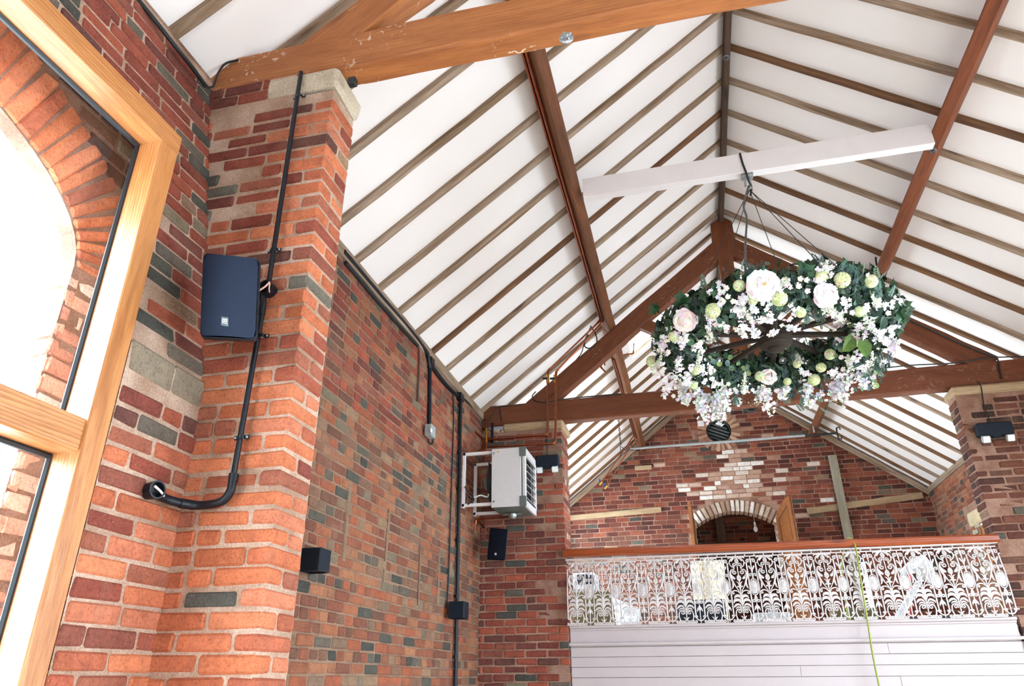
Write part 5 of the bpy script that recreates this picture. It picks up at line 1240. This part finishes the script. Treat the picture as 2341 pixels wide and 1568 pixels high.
# white blossom clusters
WH = [(246, 242, 246), (238, 232, 240), (250, 248, 250), (232, 228, 236), (244, 236, 238)]
mb = MB(); bcount = 0
CL = [(1640, 678, 12), (1655, 668, 10), (1700, 688, 12), (1712, 672, 9), (1690, 715, 13), (1722, 700, 9), (1720, 745, 14), (1700, 760, 12), (1736, 775, 10), (1640, 735, 13), (1655, 755, 12), (1575, 760, 13), (1560, 790, 14), (1590, 790, 12), (1545, 760, 10),
      (1520, 800, 12), (1505, 840, 14), (1530, 860, 16), (1560, 850, 13), (1600, 815, 13), (1610, 845, 14), (1580, 880, 15), (1550, 900, 14), (1525, 885, 12), (1600, 900, 12), (1625, 870, 10), (1510, 780, 10), (1555, 830, 12), (1640, 790, 9), (1770, 765, 8), (1815, 752, 12), (1822, 770, 9), (1800, 790, 7), (1805, 740, 8),
      (1898, 700, 11), (1915, 722, 13), (1920, 745, 11), (1905, 765, 10), (1985, 725, 15), (2000, 750, 14), (1980, 770, 13), (2020, 765, 13), (2035, 785, 12), (2040, 755, 8), (1960, 745, 12), (1960, 780, 10), (1870, 640, 8), (1885, 615, 10), (1930, 700, 8), (2010, 690, 10), (2045, 695, 7),
      (1920, 880, 13), (1905, 860, 10), (1945, 870, 11), (1960, 855, 10), (1850, 885, 11), (1870, 895, 9), (1835, 845, 9), (1700, 890, 9), (1655, 905, 12), (1690, 905, 10), (1730, 895, 10), (1745, 900, 9), (1790, 895, 8), (1990, 870, 8), (1975, 830, 10), (1945, 820, 8), (1790, 640, 8), (1780, 655, 8), (1760, 700, 7), (1765, 725, 9), (1820, 720, 6)]
for u, v, sg in CL:
    sub = [(u+rng.normal(0, sg*.9), v+rng.normal(0, sg*.8)) for _ in range(4)]
    for _ in range(int(sg*1.9)):
        us_, vs_ = sub[_ % 4]; p, n = hit(us_+rng.normal(0, 4.2), vs_+rng.normal(0, 4.2), TR*rng.uniform(1.0, 1.12)); T, ff = FLOR if rng.random() < .5 else FL4
        place(mb, T, p, jn(n*.6-_fw*.5, .35), rng.uniform(0, 6), rng.uniform(.011, .019), pick(WH), ff)
o = obj('white_blossom', mb, M_PETAL, CH); o['kind'] = 'stuff'
# feathery cream plumes
PL = [(1887, 640, 1890, 600, 9), (1930, 740, 1898, 700, 17), (1990, 760, 1975, 710, 20), (1890, 715, 1900, 690, 16), (1990, 860, 1995, 805, 17), (1945, 850, 1940, 815, 15), (1700, 900, 1704, 855, 15), (1655, 930, 1650, 870, 15), (1730, 925, 1745, 880, 16), (1800, 905, 1790, 890, 10), (1560, 905, 1555, 870, 16), (1780, 650, 1805, 640, 12), (1720, 735, 1690, 690, 15), (1625, 780, 1620, 750, 16), (1500, 860, 1512, 810, 14), (1590, 860, 1600, 800, 16), (2010, 700, 1995, 680, 14), (1835, 830, 1820, 812, 12)]
for u0_, v0_, u1_, v1_, w_ in PL:
    mb = MB()
    for _ in range(150):
        t = rng.random(); r = w_*(1-t*.6)*.55 if v0_ > v1_ else w_*.5
        u = u0_+(u1_-u0_)*(1-t if False else t)+rng.normal(0, r*(.35+.65*(1-t))); v = v0_+(v1_-v0_)*t+rng.normal(0, 3)
        p, n = hit(u, v, TR*rng.uniform(1.04, 1.16)); place(mb, FL4[0], p, jn(n, .8), rng.uniform(0, 6), rng.uniform(.005, .009), pick([(240, 240, 226), (226, 230, 208), (246, 246, 240)]), FL4[1])
        if _ % 5 == 0: tube(mb, [p, p+rng.normal(0, .012, 3)+V3(0, 0, .02)], .0015, 3, lin((150, 170, 120)))
    obj('flower_plume', mb, M_PETAL, CH)['kind'] = 'stuff'
# trailing blossom strings
TRL = [((1600, 890), (1612, 952), 1.25), ((1588, 880), (1600, 930), 1.1), ((1636, 880), (1650, 958), 1.3), ((1660, 885), (1652, 930), 1.1), ((1625, 900), (1632, 945), 1.0), ((1748, 885), (1756, 943), 1.0), ((1620, 905), (1640, 962), 1.1), ((1605, 915), (1618, 958), 1.0), ((1843, 875), (1850, 925), 1.1), ((1902, 880), (1903, 915), 1.0), ((1930, 865), (1928, 928), 1.1), ((1915, 870), (1918, 900), 1.0), ((1980, 855), (1975, 882), .9), ((1560, 900), (1565, 920), .9), ((1795, 885), (1790, 905), .8), ((2040, 780), (2048, 805), .9)]
for (ua, va), (ub, vb_), k in TRL:
    p, n = hit(ua, va, TR*.95); q = on(ub, vb_, 1, p[1]-.02); P = smooth_path([p, (p+q)/2+V3(rng.normal(0, .02), 0, 0), q], 6); mb = MB()
    tube(mb, P, .0022, 4, lin((120, 150, 70)))
    for i, c in enumerate(P):
        for _ in range(4):
            e = c+rng.normal(0, 1, 3)*V3(.020, .020, .022)*k; place(mb, FLOR[0], e, jn(V3(0, -.6, -.6), .5), rng.uniform(0, 6), rng.uniform(.012, .019), pick(WH), FLOR[1])
            if _ < 2: tube(mb, [c, e], .0014, 3, lin((130, 160, 80)))
    obj('blossom_trail', mb, M_PETAL, CH)['kind'] = 'stuff'
# peonies
for u, v, s_, c in ((1745, 653, .115, (250, 246, 242)), (1565, 733, .085, (240, 222, 220)), (1888, 676, .085, (244, 232, 236)), (1757, 862, .068, (240, 224, 222))):
    p, n = hit(u, v, TR*1.12); z = n*.35-_fw*.65; mb = MB(); x, y, zz = rot_frame(z, 0)
    for ring_, (k, r0, cup) in enumerate(((8, 1.0, .08), (8, .88, .30), (7, .78, .55))):
        for i in range(k):
            a = 2*PI*(i+.5*(ring_ % 2))/k+rng.uniform(-.15, .15); ca, sa = math.cos(a), math.sin(a); L = r0*rng.uniform(.9, 1.08); wd = .46*r0+.1; pts = []
            for rr_, q, h in ((.1, -.08, 0), (.55*L, -wd, cup*.22), (.92*L, -wd*.75, cup*.42), (L, -.2*wd, cup*.5+.03*rng.random()), (L*.97, .25*wd, cup*.47), (.9*L, wd*.8, cup*.42), (.55*L, wd, cup*.22), (.1, .08, 0)): pts.append((rr_*ca-q*sa, rr_*sa+q*ca, h))
            pts.append((.55*L*ca, .55*L*sa, cup*.10)); T = np.array(pts); T[:, 2] += rng.uniform(-.1, .1)*T[:, 0].size/9*np.hypot(T[:, 0], T[:, 1])+rng.normal(0, .035, len(T)); T[:, :2] *= 1+rng.normal(0, .05, (len(T), 1))
            mb.add(p+s_*(T[:, :1]*x+T[:, 1:2]*y+T[:, 2:3]*zz), [(8, j, j+1) for j in range(7)]+[(8, 7, 0)], pick([c]))
    PT = fan([(-.22, -.3, 0), (.22, -.3, 0), (.42, .25, -.04), (.30, .52, -.10), (.08, .46, -.05), (-.12, .56, -.1), (-.36, .45, -.1), (-.42, .2, -.04)], .10, (0, .1))
    for i in range(52):
        q = .12+.88*(i+.5)/52; th = i*2.4; rr_ = math.sqrt(max(0, 1-q*q)); d = x*rr_*math.cos(th)+y*rr_*math.sin(th)+zz*q
        place(mb, PT[0]*V3(1, 1, 1.6), p+d*s_*V3(1, 1, 1)*.42*(1.25-.35*q)+zz*s_*.04, jn(d, .28), rng.uniform(0, 6.3), s_*rng.uniform(.42, .56), pick([c]), PT[1])
    pe = obj('peony', mb, M_PETAL, CH)
    if s_ > .1:
        mb = MB(); 
        for _ in range(14): ball(mb, p+zz*s_*.56+rng.normal(0, .006, 3), .004, lin((222, 180, 80)), 5, 3)
        obj('stamens', mb, M_PETAL, pe)
# lime green viburnum heads
for u, v, r in ((1690, 653, 10), (1630, 710, 13), (1782, 682, 13), (1925, 640, 13), (1991, 643, 11), (1540, 768, 10), (1491, 826, 12), (1590, 845, 11), (1738, 860, 11), (1861, 868, 12), (1898, 810, 11), (1877, 840, 10), (1822, 833, 8), (1830, 714, 9), (1877, 632, 9), (1722, 686, 8), (1585, 880, 9), (1965, 712, 9), (1800, 872, 8)):
    p, n = hit(u, v, TR*1.06); R_ = r*.0039*.92; mb = MB(); 
    for i in range(60):
        zz = 1-2*(i+.5)/60; th = i*2.4; d = V3(math.sqrt(1-zz*zz)*math.cos(th), math.sqrt(1-zz*zz)*math.sin(th), zz); place(mb, FLOR[0], p+d*R_, d, rng.uniform(0, 6), R_*.36, pick([(226, 230, 184), (212, 220, 164), (236, 238, 206)]), FLOR[1])
    ball(mb, p, R_*.85, lin((150, 168, 90)), 8, 5); obj('viburnum_head', mb, M_PETAL, CH)
# small blush rose buds
for u, v in ((1661, 659), (1663, 679), (1676, 689), (1829, 638), (1842, 640), (1906, 660), (1825, 655), (1845, 665), (1822, 652), (1748, 660), (1806, 697), (1528, 805), (1526, 806), (1632, 846), (1624, 852), (1636, 876), (1665, 877), (1655, 893), (1950, 818), (1921, 818), (1985, 798), (1983, 805), (2000, 720), (2030, 716), (1948, 715), (2040, 690), (1601, 783), (1700, 765), (1773, 893), (1540, 906), (1926, 845), (1983, 630), (1512, 770), (1886, 612), (1745, 648), (1869, 640)):
    p, n = hit(u, v, TR*1.1); mb = MB(); c = random.choice([(250, 240, 228), (246, 230, 224), (250, 244, 236)]); ball(mb, p, rng.uniform(.012, .016), lin(c), 8, 5)
    place(mb, petals(5, .5, .8)[0], p-n*.004, jn(-_fw+n*.3, .2), rng.uniform(0, 6), .019, pick([c]), petals(5, .5, .8)[1]); obj('rose_bud', mb, M_PETAL, CH)
# glass lamps among the leaves
for u, v in ((1788, 822), (1911, 785), (1643, 822)):
    p, n = hit(u, v, TR*1.02); ax = -_fw*.7+V3(0, 0, -.5); mb = MB(); lathe(mb, p, ax, [(.026, 0), (.030, .01), (.030, .02), (.024, .02), (.022, .004)], 18); lo = obj('lamp_holder', mb, M_STEEL, CH)
    mb = MB(); ball(mb, p+ax/np.linalg.norm(ax)*.014, .013, (1, 1, 1), 10, 6); obj('bulb', mb, M_LAMPW, lo)
